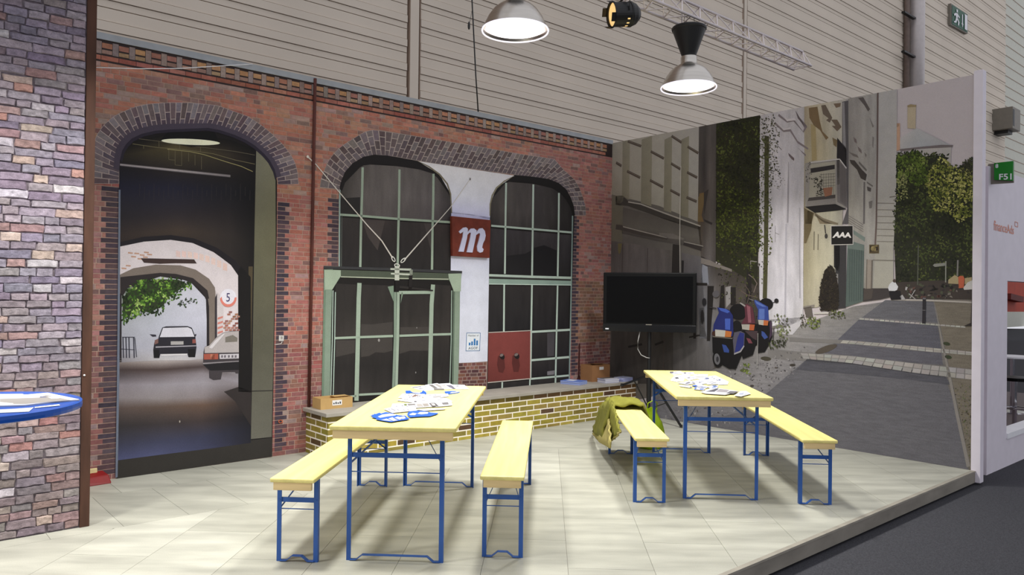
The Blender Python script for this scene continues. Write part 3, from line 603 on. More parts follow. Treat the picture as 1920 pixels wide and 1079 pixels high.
bar([(674, 531), (672.6, 560), (670.8, 650), (668.3, 752)], 8); bar([(741, 548), (741, 630), (736.8, 752)], 5, GRN2); bar([(747, 548), (746, 630), (742.5, 752)], 5); bar([(812, 534), (809.3, 570), (807.5, 650), (805, 752)], 7.6)
bar([(628, 634.6), (668, 633), (737, 630.5)], 4.4); bar([(749, 630.2), (806, 628), (846, 627)], 4.2); bar([(673, 740.8), (736, 737.5)], 4); bar([(748, 549), (808, 548.5)], 6); bar([(655, 744), (668, 743)], 3.5)
prn('gusset', A, [[(727, 538), (738, 536), (738, 566)], [(753, 548), (756, 550), (751, 570)]], (110, 130, 110), 6, win)
# tie rods and fitting above the door
rod = prn('tie_rod', A, strip([(577.6, 294.7), (592, 308), (661, 390), (690, 424), (716, 452), (736, 484)], [2.6, 1.8, 1.8, 2, 2.2, 2.4]), (196, 188, 178), 11, win, label='pale tie rod running up from the door fitting')
prn('tie_rod', A, strip([(881.4, 336), (843.7, 390), (800, 440), (758, 488)], [1, 1.4, 2, 2.4]), (190, 184, 176), 11, win)
prn('rod_eye', A, [ell(577, 294, 2.4, 2.8, 10), ell(881.5, 336, 1.6, 2.6, 8)], [(206, 196, 184), (120, 114, 112)], 12, win)
def loop(cx, cy, a, b, rot, w=1.6):
    o_ = ell(cx, cy, a, b, 16, rot); i_ = ell(cx, cy, a - w, b - w, 16, rot); return o_ + [o_[0]] + [i_[0]] + i_[::-1]
prn('chain_link', A, [loop(737.5, 486, 6, 3.2, 1.05), loop(756, 488.5, 6.4, 3.2, -.75), loop(744.5, 498, 5.5, 3.6, .2)], (206, 204, 196), 13, win)
prn('winch', A, [[(732, 503), (771, 504), (771, 508), (732, 506.5)], [(740, 500), (749, 500), (748.5, 526), (740, 526)], [(733, 512), (772, 513.5), (772, 517), (733, 515)], [(768, 506), (774, 506), (773.5, 516), (768, 516)], [(741, 526), (748, 526), (749, 545), (741, 548)], [(767, 516), (773.5, 516), (772, 545), (766, 543)], [(749, 536), (790, 541), (812, 544), (812, 546.5), (749, 541)]],
    [(168, 174, 160), (178, 182, 168), (176, 182, 166), (120, 126, 112), (24, 21, 20), (30, 26, 26), (40, 36, 34)], 12, win, label='black and grey pulley fitting on the lintel')
# white pillar between the windows
pil = grd('white_pillar', A, [[(783.5, 302.3, (206, 202, 204)), (874, 316, (204, 200, 204)), (964.5, 329.5, (202, 198, 202))], [(824, 327, (204, 202, 208)), (878, 333, (206, 204, 210)), (931, 352.6, (200, 198, 206))], [(844.7, 363.5, (202, 202, 214)), (882, 368, (204, 204, 216)), (920, 380, (198, 198, 214))], [(846.7, 400, (192, 192, 224)), (882, 404, (192, 192, 224)), (918.5, 411.7, (188, 188, 222))]], 6, wl, label='white rendered pillar between the two printed windows')  # lilac around the letter sign is its blue glow put into the colours
grd('pillar_shaft', A, [[(846, 398, (190, 190, 222)), (882, 402, (192, 192, 224)), (918.5, 408, (188, 188, 220))], [(845, 512, (196, 198, 216)), (882, 512, (202, 204, 220)), (917, 512, (196, 198, 214))]], 6, pil)
grd('pillar_shaft', A, [[(863, 510, (192, 194, 212)), (890, 510, (202, 204, 220)), (917, 510, (196, 198, 214))], [(862, 600, (190, 192, 206)), (888, 600, (198, 200, 214)), (915.5, 600, (192, 194, 208))], [(860.5, 681, (190, 192, 206)), (887, 680, (196, 198, 210)), (914, 678, (190, 192, 206))]], 7, pil)
prn('pillar_edge', A, strip([(783.5, 302.3), (804, 312.5), (824, 327), (838.6, 345), (844.7, 363.5), (847, 400)], [.6, 2.5, 3, 3, 2.6, 2]), (112, 104, 86), 7, pil)
prn('pillar_edge', A, strip([(964, 330), (945.7, 340), (931, 352.6), (923, 367), (919, 383), (918.5, 405)], [.6, 2.5, 3, 3, 2.4, 1.6]), (126, 118, 98), 7, pil)
pb = prn('pillar_foot', A, [(860.5, 681), (914, 678), (912.5, 742), (859, 752)], (138, 116, 108), 6, pil)
PBK = []
for j in range(10):
    x = 860 - .2 * j + (0 if j % 2 else -5)
    while x < 911:
        w_ = random.choice((8, 14)); y = 682 + 6.6 * j - (x - 860) * .04
        a, b = max(x, 860 - .2 * j), min(x + w_ - 1.3, 912)
        if b - a > 2: PBK.append([(a, y), (b, y - .5), (b, y + 4.7), (a, y + 5.2)])
        x += w_
prn('foot_bricks', A, PBK, [jit(random.choice([(98, 58, 54), (112, 66, 58), (82, 54, 54), (120, 78, 66)]), 8) for _ in PBK], 7, pil)
# right window
win2 = prn('window', A, R2_IN[14:] + [(1074, 500), (1071, 620), (1067.5, 719), (913, 733), (915.5, 620), (917, 512), (918.5, 411.7), (919, 383), (923, 367), (931, 352.6), (945.7, 340)], (30, 27, 26), 2, wl, label='printed arched window with pale green bars and a red panel')
grd('pane', A, [[(920, 376, (66, 60, 58)), (950, 341, (72, 66, 64)), (1000, 345, (66, 60, 60)), (1048, 356, (46, 42, 42)), (1074, 395, (36, 33, 33))], [(919.5, 400, (56, 51, 50)), (948, 395, (78, 72, 70)), (999, 398, (70, 64, 64)), (1047, 402, (50, 46, 46)), (1075, 412, (38, 35, 35))], [(919, 424, (44, 40, 40)), (948, 426, (66, 60, 60)), (999, 430, (56, 51, 51)), (1047, 434, (44, 40, 40)), (1074, 437, (36, 33, 33))]], 3, win2, mat_=PRS)
prn('arch_shadow', A, [(964, 328), (985, 330), (1010, 333), (1029, 336), (1047.6, 343.4), (1062, 355.6), (1070, 370), (1076, 387), (1078, 404), (1074, 404), (1070, 390), (1063, 375), (1050, 362), (1035, 353), (1010, 346), (985, 342), (955, 341), (945, 345), (950, 338)], (24, 21, 21), 5, win2)
for i, q in enumerate([[(919, 428), (945, 431), (944, 513), (918, 511)], [(950, 431), (997, 435), (996, 516), (949, 514)], [(1001, 435), (1045, 439), (1044, 519), (1000, 517)], [(1049, 440), (1070, 441), (1069, 520), (1048, 519)],
                        [(917, 536), (943, 536), (943, 620), (916, 621)], [(948, 536), (995, 537), (994.5, 618), (947, 620)], [(999, 537), (1043.5, 537), (1042, 617), (998, 619)], [(1047, 537), (1068, 537), (1066, 615), (1045.5, 616)],
                        [(998, 626), (1042, 623), (1041, 669), (997.5, 673)], [(1045, 623), (1067.5, 620), (1066.5, 667), (1044, 669)], [(997.5, 679), (1041, 674), (1040.5, 703), (997, 708)], [(1044, 674), (1066.5, 671), (1066, 702), (1043.5, 704)],
                        [(914.5, 720), (940, 718), (940, 733), (914, 735)], [(944, 718), (992, 714), (992, 730), (943.5, 733)], [(996, 714), (1040.5, 709), (1040, 724), (996, 729)], [(1043.5, 709), (1066, 706), (1066, 720), (1043, 723)]]):
    t = (60, 55, 58) if i < 4 else (44, 40, 40); b_ = (32, 30, 32)
    grd('pane', A, [[(*q[0], t), (*q[1], t)], [(*q[3], b_), (*q[2], b_)]], 3, win2, mat_=PRS)
prn('reflection', A, [[(1000, 350), (1020, 352), (1018, 398), (1030, 430), (1000, 429)], [(950, 480), (985, 476), (996, 470), (996, 514), (949, 512)], [(1001, 465), (1020, 460), (1044, 470), (1044, 517), (1000, 515)], [(1026, 625), (1040, 624), (1039, 668), (1026, 669)], [(1026, 697), (1040, 695), (1039, 703), (1026, 704)]], [(58, 53, 54), (30, 28, 30), (26, 24, 27), (66, 62, 66), (110, 106, 110)], 4, win2)
GR3 = (164, 180, 168)
for pts, w_ in (([(949, 343), (948, 400), (946.6, 514)], 3.4), ([(1000, 346), (999, 420), (997.6, 517)], 3.4), ([(1048, 362), (1047.5, 420), (1045.6, 520)], 3.2), ([(921, 423.5), (999, 430), (1073, 436.3)], 3.6), ([(917, 516.5), (1000, 519.5), (1071.5, 521.5)], 4.5),
              ([(945.4, 534), (944.7, 622)], 3.2), ([(997.5, 534), (996, 620), (994.6, 712)], 3.2), ([(1045.5, 536), (1043.6, 620), (1041.4, 722)], 3.0), ([(997, 622.8), (1069, 618.8)], 4), ([(996.5, 676), (1067, 670)], 4), ([(995, 711), (1066.5, 704.5)], 3.6), ([(941.8, 717), (941.4, 734)], 2.8), ([(993.8, 711), (993.2, 730)], 2.6), ([(1073.5, 405), (1071.5, 520), (1069.5, 620), (1067.3, 719)], 2.4)):
    bar(pts, w_, GR3 if w_ != 2.4 else (122, 140, 136), 6, win2)
prn('transom', A, [(917, 523), (1071.5, 527), (1071, 535), (917, 533)], (128, 150, 138), 7, win2, label='pale green transom beam')
prn('transom_line', A, [strip([(917, 520.8), (1071, 525)], 1.4), strip([(917, 533), (1071, 535)], 1.3)], [(60, 58, 56), (186, 204, 192)], 8, win2)
rp = grd('red_panel', A, [[(916, 625, (118, 52, 48)), (955, 623.2, (124, 55, 51)), (994.8, 621.5, (118, 53, 50))], [(915.3, 670, (112, 49, 45)), (955, 668, (120, 53, 48)), (994.6, 666, (114, 51, 47))], [(914.5, 717, (98, 42, 38)), (955, 713, (108, 47, 42)), (994.5, 709.5, (108, 48, 43))]], 7, win2, label='dull red steel panel with two pipe stubs')
prn('panel_edge', A, [strip([(916, 624), (995, 620.3)], 1.4), strip([(914.5, 718), (994.5, 710.5)], 1.6), strip([(995, 621), (994.5, 710)], 1.4)], (178, 168, 158), 8, win2)
prn('panel_shadow_stain', A, [[(934, 668), (945, 668), (947, 690), (943, 700), (935, 698), (932, 684)], [(961, 667), (972, 667), (975, 686), (972, 698), (963, 698), (960, 682)]], (84, 36, 33), 8, rp)  # printed shadow and stain together, below each pipe stub
prn('pipe_stub', A, [ell(941.5, 669, 4.6, 6, 14, -.5), ell(969, 668, 4.8, 6, 14, -.5)], (30, 24, 24), 9, rp)
prn('pipe_rim', A, [ell(940.5, 666.5, 3.6, 2.6, 12, -.5), ell(968, 665.5, 3.8, 2.6, 12, -.5)], (112, 98, 94), 10, rp)
# printed odds and ends on the brick
prn('iron_stake', A, [strip([(1086.6, 645), (1085, 708)], 2.6), [(1084, 704), (1086.5, 704), (1090.5, 715), (1087, 714), (1085.5, 711), (1082, 716), (1080.5, 716)]], (62, 30, 28), 6, wl, label='rusty iron stake printed against the brick')
prn('switch_box', A, [[(523, 629), (532.5, 629.5), (532, 640), (522.7, 640)], strip([(529, 641), (527, 645), (516, 646.5)], 1.2), ell(528, 634, 2, 3, 8)], [(176, 172, 168), (186, 180, 174), (150, 146, 142)], 6, wl)
prn('reflector', A, loop(526, 791, 4, 3.4, 0, 1.2), (186, 84, 40), 6, wl)
# steel strip over the print and the hanging 'm' sign (real)
pa, pb_ = sz(589.5, 148), sz(577.6, 766)
MB().tube([W(sz(589.5, 148)[0], NA + .016, sz(589.5, 148)[1]), W(sz(583.8, 450)[0], NA + .016, sz(583.8, 450)[1]), W(sz(577.8, 766)[0], NA + .016, .42)], .0145, 10).build('rust_pipe', mat('rust_pipe', (88, 46, 38), rough=.7, noise=.25, nscale=(20, 20, 4)), wl, smooth=True, label='thin rust brown vertical pipe on the brick front')
sg = thing('letter_sign', 'square rusty steel sign with a pale script letter m on the white pillar', 'sign', W(sz(883, 445)[0], NA + .01, sz(883, 482)[1]))
inv = sg.matrix_world.inverted() if False else Matrix.Translation(-Vector(sg.location))
q = [on_n(x, y, NA + .05) for x, y in ((847.5, 405.5), (920, 413), (918, 484), (848.5, 480))]
q2 = [p - NV * .035 for p in q]
MB().hexa([inv @ p for p in q2], [inv @ p for p in q]).build('plate', RUST2, sg)
cm = CRP(830, 380, 8.99)
for st in (((265, 490), (340, 425), (385, 418), (415, 445), (410, 520), (400, 600), (345, 832), (262, 828), (330, 580), (340, 490), (290, 525)),
           ((412, 500), (470, 440), (520, 438), (560, 470), (555, 540), (545, 600), (492, 845), (398, 838), (455, 600), (470, 512), (445, 508), (408, 545)),
           ((556, 510), (610, 440), (660, 433), (700, 480), (715, 560), (700, 630), (670, 690), (655, 760), (680, 790), (665, 835), (620, 848), (580, 820), (572, 740), (600, 640), (625, 540), (610, 512), (556, 548))):
    P = [inv @ on_n(x, y, NA + .05) for x, y in cm(*st)]
    MB().hexa(P, [p + NV * .012 for p in P]).build('letter_stroke', mat('pale_letter', (206, 206, 232), rough=.4, noise=.05), sg)
ag = thing('sticker', 'white sticker with blue bars reading Member of AGOF on the white pillar', 'sticker', W(sz(887, 642)[0], NA, sz(887, 658)[1]))
inv = Matrix.Translation(-Vector(ag.location))
def stk(name, pts, col, off, par=ag):
    P = [inv @ on_n(x, y, NA + off) for x, y in pts]; return ob(name, P, [tuple(range(len(P)))], PLN, par, fcol=[lin(col)])
stk('border', [(874.6, 624.3), (901, 624.3), (899.8, 658.6), (873.2, 659.2)], (64, 104, 152), .0088)
stk('face', [(875.6, 625.4), (900, 625.4), (898.8, 657.5), (874.3, 658.1)], (226, 230, 236), .0092)
for x, y0 in ((879, 643), (883.6, 640.8), (888.4, 635.6), (893, 639)): stk('bar', [(x, y0), (x + 3.2, y0 - .1), (x + 3, 648), (x - .2, 648.3)], (52, 116, 176), .0096)
def t3(name, txt, q, material, par, off, wall=lambda x, y, o: on_n(x, y, NA + o), **k):
    return text3d(name, txt, [inv @ wall(x, y, off) for x, y in q], material, par, **k)
INK = mat('dark_ink', (50, 58, 66), rough=.6, noise=0)
t3('lettering', 'Member of', [(878, 627.8), (897.6, 627.6), (897.4, 631.2), (877.8, 631.6)], INK, ag, .0096)
t3('lettering', 'AGOF', [(878.4, 651), (895.6, 650.4), (895.3, 655.4), (878, 656)], INK, ag, .0096, bold=.015, space=1.15)
# ------------------------------------------------------------------ foreground brick panel on the left with its rusty steel edge
wf = MB().box(-1.6, 1.045, NL - .07, NL - .012, 0, 3.42, frame_mat(0, 0, 0)).build('wall_front_left', mat('rustic_mortar', (112, 102, 108), rough=.9, noise=.35, nscale=(30, 30, 30), detail=6))
tag(wf, 'panel of rough purple grey bricks at the booth front corner', 'wall', kind='structure')
UB = []
for v in range(5):
    rnd = random.Random(v); bm = bmesh.new(); bmesh.ops.create_cube(bm, size=1)
    bmesh.ops.subdivide_edges(bm, edges=[e for e in bm.edges if abs((e.verts[0].co - e.verts[1].co).x) > .5], cuts=2)
    for q in bm.verts:
        q.co += Vector((rnd.uniform(-.05, .05), 0, rnd.uniform(-.10, .10)))
        if q.co.y > 0: q.co.x *= .93; q.co.z *= .84
        q.co += Vector((.5, .5, .5))
    me = bpy.data.meshes.new('rustic_brick'); bm.to_mesh(me); bm.free(); me.materials.append(RUB); UB.append(me)
z = .004; cnt = 0; LV, LF, LC = [], [], []
def rcol(y):
    r = random.random()
    pal = [(122, 112, 126), (132, 122, 132), (112, 104, 120), (138, 126, 132), (126, 114, 118), (106, 98, 116)] if y < 700 else [(124, 110, 108), (114, 104, 108), (132, 116, 112), (128, 98, 92), (110, 98, 100), (122, 112, 100)]
    c = random.choice(pal)
    if r < .05: c = (166, 108, 92)
    elif r < .09: c = (172, 146, 126)
    elif r < .13: c = (178, 172, 176)
    elif r < .22: c = (142, 104, 98)
    return jit(mix(c, (124, 114, 124), .38), 9)
while z < 3.40:
    h = random.uniform(.044, .057); s = 1.043
    while s > -1.58:
        L = random.choice((.085, .11, .14, .18)) * random.uniform(.85, 1.15); a = max(s - L, -1.6)
        c = rcol(px(W(max(s, .3), NL, z))[1]); dz = random.uniform(-.003, .003); th = random.uniform(.010, .018)
        M_ = frame_mat(a + .003, NL - .016, z + .002 + dz) @ Matrix.Diagonal((s - a - .004, th, h - .002, 1))
        if s > .57 and cnt < 300 and z < 3.36:
            o = bpy.data.objects.new('brick', random.choice(UB)); link(o, wf); cnt += 1; o.matrix_local = M_; o.color = ink(c)
        else:
            q = MB().box(0, 1, 0, 1, .05, .95, M_); k = len(LV); LV += q.v; LF += [tuple(i + k for i in f) for f in q.f]; LC += [ink(c)] * 6
        s = a
    z += h
ob('brickwork', LV, LF, mat('rustic_brick_joined', source='attr', rough=.85, noise=.3, nscale=(28, 28, 42), detail=6, fine=.14, spec=.15), wf, fcol=LC, kind='stuff')
post = MB().box(1.045, 1.10, NL - .075, NL + .004, 0, 3.6, frame_mat(0, 0, 0)).build('steel_post', STEELR, bevel=.003)
tag(post, 'rusty brown steel post edging the rough brick panel', 'post')
P = on_n(158, 704, NL + .004); MB().lathe([(0.0001, 0), (.006, .001), (.006, .004), (.0001, .006)], 8, Matrix.Translation(P) @ NV.to_track_quat('Z', 'Y').to_matrix().to_4x4()).build('screw_head', WHITE2, post)
#==ENDA2==
# ------------------------------------------------------------------ street mural wall
TOPB = 3.472; NBE = -2.335
wr = MB().box(NA, NBE, -SB - .06, -SB, 0, TOPB, Matrix((NV, -DV, Vector((0, 0, 1)))).transposed().to_4x4()).build('wall_right', mat('printed_sky', (194, 184, 186), rough=.62, noise=.04, nscale=(3, 3, 3), fine=.06))
tag(wr, 'booth wall printed with a city street, old houses, scooters and trees', 'wall', kind='structure')
def B(x, y, off=0.0):
    P = on_s(x, y, SB - off); n = max(NA + .003, min(P.dot(NV), NBE))
    return W(SB - off, n, max(.001, min(P.z, TOPB - .001)))
pr = lambda name, polys, col, ly, par=wr, **k: prn(name, B, polys, col, ly, par, **k)
ln = lambda name, pts, w, col, ly, par=wr: prn(name, B, strip(pts, w), col, ly, par)
c1 = CRP(1140, 200, 4.904); c3 = CRP(1140, 360, 4.904); c2 = CRP(1300, 180, 4.496); c4 = CRP(1300, 380, 4.15); c5b = CRP(1440, 170, 4.315); c6 = CRP(1480, 280, 3.173)
# ground first
street = grd('street', B, [[(1385, 640, (120, 116, 116)), (1500, 610, (128, 124, 122)), (1600, 575, (118, 114, 112)), (1700, 560, (104, 102, 106)), (1780, 560, (108, 102, 96)), (1826, 562, (112, 104, 96))],
                           [(1330, 690, (96, 92, 90)), (1480, 660, (126, 122, 122)), (1600, 640, (108, 106, 108)), (1700, 640, (92, 90, 96)), (1780, 640, (106, 102, 98)), (1826, 640, (110, 104, 94))],
                           [(1230, 740, (100, 98, 102)), (1400, 730, (122, 118, 120)), (1550, 720, (96, 94, 98)), (1700, 720, (94, 92, 96)), (1790, 720, (100, 94, 88)), (1826, 720, (98, 92, 82))],
                           [(1200, 790, (104, 102, 108)), (1400, 780, (104, 102, 106)), (1550, 780, (98, 96, 100)), (1700, 780, (100, 98, 102)), (1805, 790, (96, 90, 82)), (1826, 790, (92, 86, 76))],
                           [(1180, 800, (100, 98, 104)), (1400, 830, (98, 96, 100)), (1550, 850, (96, 94, 98)), (1700, 870, (96, 94, 98)), (1815, 890, (92, 88, 82)), (1826, 890, (88, 82, 74))]], 1, wr, mat_=PRL, sub=8, label='printed cobbled street running uphill')
ROAD = (90, 88, 93); RD2 = (84, 82, 90)
pr('asphalt', [(1515, 672), (1650, 688), (1770, 702), (1790, 760), (1815, 885), (1300, 845), (1400, 770)], ROAD, 2, street, mat_=PRL, label='grey asphalt strip printed on the street')
pr('asphalt', [(1515, 672), (1700, 692), (1772, 704), (1782, 722), (1700, 712), (1600, 702), (1493, 694)], (74, 73, 80), 3, street, mat_=PRL)
pr('asphalt', [(1566, 642), (1660, 650), (1765, 662), (1768, 685), (1650, 676), (1545, 662)], RD2, 2, street, mat_=PRL)
pr('asphalt', [(1612, 598), (1700, 603), (1758, 609), (1765, 655), (1660, 646), (1570, 638)], (80, 79, 88), 2, street, mat_=PRL)
pr('asphalt', [(1660, 563), (1750, 566), (1758, 606), (1700, 600), (1616, 596)], (88, 87, 93), 2, street, mat_=PRL)
pr('verge', [(1752, 566), (1826, 570), (1826, 880), (1818, 880), (1805, 800), (1780, 690), (1765, 620)], (104, 96, 84), 2, street, mat_=PRL, label='printed bare earth verge')
ln('kerb', [(1757, 592), (1766, 640), (1779, 700), (1795, 780), (1816, 876)], [1.5, 3, 5, 6, 7], (122, 116, 110), 4, street)
# cobble bands, each sett a piece of its own
def band(top, bot, n, col, gap=.10):
    for k in range(n):
        t0, t1 = (k + gap / 2) / n, (k + 1 - gap / 2) / n
        def at(P, t):
            t *= len(P) - 1; i = min(int(t), len(P) - 2); a = t - i; return (P[i][0] * (1 - a) + P[i + 1][0] * a, P[i][1] * (1 - a) + P[i + 1][1] * a)
        a, b, c_, d_ = at(top, t0), at(top, t1), at(bot, t1), at(bot, t0)
        mtop = lambda p, q, t: (p[0] * (1 - t) + q[0] * t, p[1] * (1 - t) + q[1] * t)
        for f0, f1 in ((.02, .47), (.53, .98)) if n < 24 else ((.05, .95),):
            pr('sett', [mtop(a, d_, f0), mtop(b, c_, f0), mtop(b, c_, f1), mtop(a, d_, f1)], jit(col, 9), 4, street)
pr('sett_bed', [(1440, 655), (1600, 668), (1720, 682), (1826, 693), (1826, 713), (1720, 702), (1600, 684), (1440, 672)], (108, 104, 102), 3, street)
band([(1500, 662), (1600, 668.5), (1720, 682.5), (1825, 693.5)], [(1506, 673), (1592, 681), (1715, 700), (1825, 713)], 20, (142, 138, 134))
pr('sett_bed', [(1480, 633), (1600, 639), (1720, 650), (1826, 660), (1826, 667), (1720, 658.5), (1600, 646), (1480, 641)], (108, 104, 102), 3, street)
band([(1580, 638.5), (1660, 644.5), (1740, 652), (1825, 660.5)], [(1575, 643.5), (1655, 650), (1740, 660), (1825, 667)], 17, (148, 144, 138))
pr('sett_row', [[(1612 + 9.5 * i, 596.6 + .75 * i), (1620 + 9.5 * i, 597.2 + .75 * i), (1620 + 9.5 * i, 600.2 + .75 * i), (1611 + 9.5 * i, 599.6 + .75 * i)] for i in range(21)], [jit((150, 146, 140), 10) for _ in range(21)], 4, street)
ln('far_kerb', [(1670, 562), (1750, 564), (1826, 567.5)], 3, (156, 148, 140), 4, street)
pr('weeds', [ell(1549, 655, 22, 6, 12, -.35), ell(1436, 673, 10, 4, 10, .1), ell(1486, 685, 6, 2.5, 8), ell(1395, 695, 8, 3, 8), ell(1775, 645, 7, 3.4, 8, .2), ell(1778, 670, 7, 3.6, 8, .2), ell(1455, 690, 3, 1.5, 8), ell(1410, 724, 4, 2, 8)], [(74, 66, 58), (62, 58, 46), (56, 50, 44), (74, 80, 44), (52, 58, 38), (50, 58, 38), (80, 72, 66), (64, 58, 52)], 4, street)
leaves('street_weeds', B, [(1395, 682), (1405, 682), (1408, 702), (1392, 702)], 26, [(72, 82, 40), (106, 116, 60)], 5, street, (1.5, 3), 5)
leaves('grit', B, [(1240, 785), (1370, 690), (1510, 650), (1500, 690), (1420, 760), (1360, 800)], 420, [(84, 80, 80), (138, 134, 134), (110, 106, 108), (74, 70, 70)], 3, street, (1.2, 3), 11, .3)
leaves('grit', B, [(1785, 720), (1824, 720), (1824, 870), (1815, 860)], 160, [(70, 64, 50), (112, 104, 80), (84, 92, 60)], 3, street, (1, 2.4), 12, .3)
# --- grey stone house at the corner
hs1 = pr('stone_house', [(1140, 262), (1311, 230), (1309, 420), (1330, 440), (1348, 690), (1300, 705), (1220, 745), (1140, 760)], (92, 86, 80), 1, label='dim grey stone house printed beside the brick front')
grd('facade', B, [[(1146, 268, (142, 135, 122)), (1235, 250, (150, 143, 132)), (1310.5, 236, (154, 148, 142))], [(1146, 320, (140, 133, 120)), (1235, 330, (152, 146, 134)), (1309.5, 330, (150, 145, 138))], [(1146, 365, (128, 121, 106)), (1235, 386, (144, 138, 124)), (1308.5, 416, (138, 132, 122))]], 2, hs1)
for x0, x1 in ((1167.5, 1181), (1203, 1222.6), (1246, 1260), (1277.6, 1292)):
    yb = lambda x: 366 + (x - 1155) * .315
    grd('pilaster_strip', B, [[(x0, 262, (120, 114, 98)), (x1, 255, (128, 122, 104))], [(x0 - .6, 320, (120, 114, 96)), (x1 - .6, 320, (128, 121, 102))], [(x0 - 1.4, yb(x0), (112, 106, 88)), (x1 - 1.4, yb(x1), (122, 115, 96))]], 3, hs1)
for a, b in (((1178, 263), (1203, 272)), ((1221, 282), (1245.5, 295)), ((1260, 253), (1278.6, 265)), ((1290, 273), (1310, 285)), ((1156, 303), (1166, 309)), ((1176.5, 319), (1201, 331)), ((1219.5, 336), (1244, 349)), ((1259, 304.5), (1276.5, 315)), ((1289, 321), (1308, 331)), ((1257.6, 354.5), (1275.5, 364)), ((1288, 368), (1307, 376))):
    o = pr('sill', [(a[0], a[1]), (b[0], b[1]), (b[0] - 1.5, b[1] + 4.8), (a[0] - 1.5, a[1] + 4.5)], (74, 64, 56), 4, hs1)
    ln('sill_line', [(a[0] + .5, a[1] + 2), (b[0], b[1] + 2)], .9, (112, 100, 88), 5, hs1)
pr('cornice', c3((140, 35), (180, 80), (300, 100), (400, 140), (520, 190), (700, 260), (855, 320), (850, 350), (600, 280), (380, 200), (180, 130), (70, 120), (70, 40)), (60, 55, 50), 3, hs1)
ln('cornice_line', c3((185, 92), (300, 112), (520, 196), (850, 316)), 2.4, (150, 143, 132), 4, hs1)
pr('corner_pier', c3((30, 35), (138, 35), (140, 80), (100, 130), (136, 130), (132, 740), (20, 740)), (96, 90, 76), 3, hs1)
grd('lower_wall', B, [[(1168, 389, (78, 72, 67)), (1230, 405, (82, 76, 70)), (1314, 430, (86, 80, 74))], [(1167, 425, (92, 86, 78)), (1230, 432, (94, 88, 80)), (1314, 445, (92, 86, 79))], [(1166, 438, (70, 64, 60)), (1230, 452, (72, 66, 61)), (1316, 466, (76, 70, 66))]], 3, hs1)
pr('ledge', c3((135, 315), (280, 355), (480, 405), (545, 420), (545, 440), (300, 400), (110, 350), (70, 345), (75, 300), (130, 305)), (66, 59, 54), 5, hs1)
ln('ledge_line', c3((138, 320), (300, 362), (540, 422)), 1.8, (142, 134, 124), 6, hs1)
pr('ledge', c3((470, 375), (600, 385), (700, 430), (690, 442), (560, 430), (470, 400)), (104, 97, 90), 6, hs1)
pr('ledge', c3((700, 460), (875, 500), (860, 520), (860, 545), (690, 490)), (52, 46, 44), 6, hs1)
ln('ledge_line', c3((700, 460), (875, 500)), 1.6, (132, 125, 116), 7, hs1)
grd('plaster', B, [[(1146, 452, (82, 75, 71)), (1190, 458, (98, 90, 86)), (1246, 468, (92, 84, 80)), (1262, 470, (84, 78, 72))], [(1146, 560, (78, 72, 69)), (1190, 560, (88, 81, 78)), (1246, 560, (86, 79, 76)), (1262, 560, (80, 74, 71))], [(1146, 640, (66, 60, 56)), (1190, 640, (64, 58, 54)), (1246, 640, (62, 57, 53)), (1262, 640, (60, 55, 52))], [(1140, 720, (74, 68, 62)), (1190, 720, (62, 57, 53)), (1246, 720, (58, 53, 50)), (1262, 720, (56, 52, 48))]], 4, hs1, mat_=PRS)
grd('plaster', B, [[(1278, 474, (88, 82, 82)), (1314, 482, (92, 88, 90))], [(1278, 560, (84, 78, 76)), (1320, 560, (84, 82, 86))], [(1262, 620, (78, 74, 72)), (1322, 620, (92, 89, 90))], [(1262, 690, (70, 66, 64)), (1340, 690, (86, 82, 82))], [(1230, 740, (60, 56, 54)), (1330, 700, (74, 70, 68))]], 4, hs1, mat_=PRS)
pr('doorway', c3((595, 480), (660, 490), (660, 750), (585, 750)), (44, 39, 36), 6, hs1)
pr('letter_slot', c3((676, 630), (698, 632), (694, 745), (676, 745)), (38, 34, 33), 6, hs1)
pr('wall_joint', [strip(c3((135, 480), (130, 745)), 1), strip(c3((365, 520), (360, 745)), 1), strip([(1166, 640), (1165, 735)], 1.4), strip([(1245, 630), (1243, 720)], 1.3)], (66, 56, 52), 6, hs1)
pr('lichen', [c3((92, 475), (130, 475), (115, 560), (100, 575), (92, 540)), c1((830, 830), (880, 800), (880, 900), (850, 980), (860, 1060), (825, 1060))], [(100, 90, 56), (104, 84, 52)], 6, hs1)
pr('scratch', [strip([(1228, 647), (1244, 641)], 4), strip([(1178, 651), (1204, 646)], 4), strip([(1292, 633), (1312, 629)], 3), strip([(1306, 533), (1326, 533.5)], 5)], (38, 34, 32), 6, hs1)
# --- brown gap and ivy
grd('gap_wall', B, [[(1310.5, 235, (76, 70, 67)), (1322, 230, (62, 57, 54)), (1332, 228, (84, 77, 74)), (1346, 225, (66, 60, 58))], [(1309.5, 330, (72, 66, 62)), (1320, 330, (58, 52, 50)), (1331, 330, (88, 80, 76)), (1344, 330, (70, 63, 60))], [(1308.5, 420, (80, 66, 50)), (1320, 420, (70, 62, 56)), (1331, 420, (84, 77, 72)), (1342, 420, (74, 68, 64))], [(1316, 500, (74, 68, 66)), (1324, 500, (82, 76, 76)), (1332, 500, (92, 86, 86)), (1342, 500, (66, 60, 58))]], 3, wr, mat_=PRS, label='printed dark wall strip beside the ivy')
pr('stain', [c1((840, 800), (885, 790), (880, 900), (860, 1000), (880, 1060), (830, 1060)), c1((880, 790), (925, 760), (900, 900), (885, 1000))], [(106, 82, 50), (56, 50, 47)], 5)
pr('gap_ledge', c3((880, 250), (960, 285), (955, 305), (890, 275)), (48, 43, 41), 5)
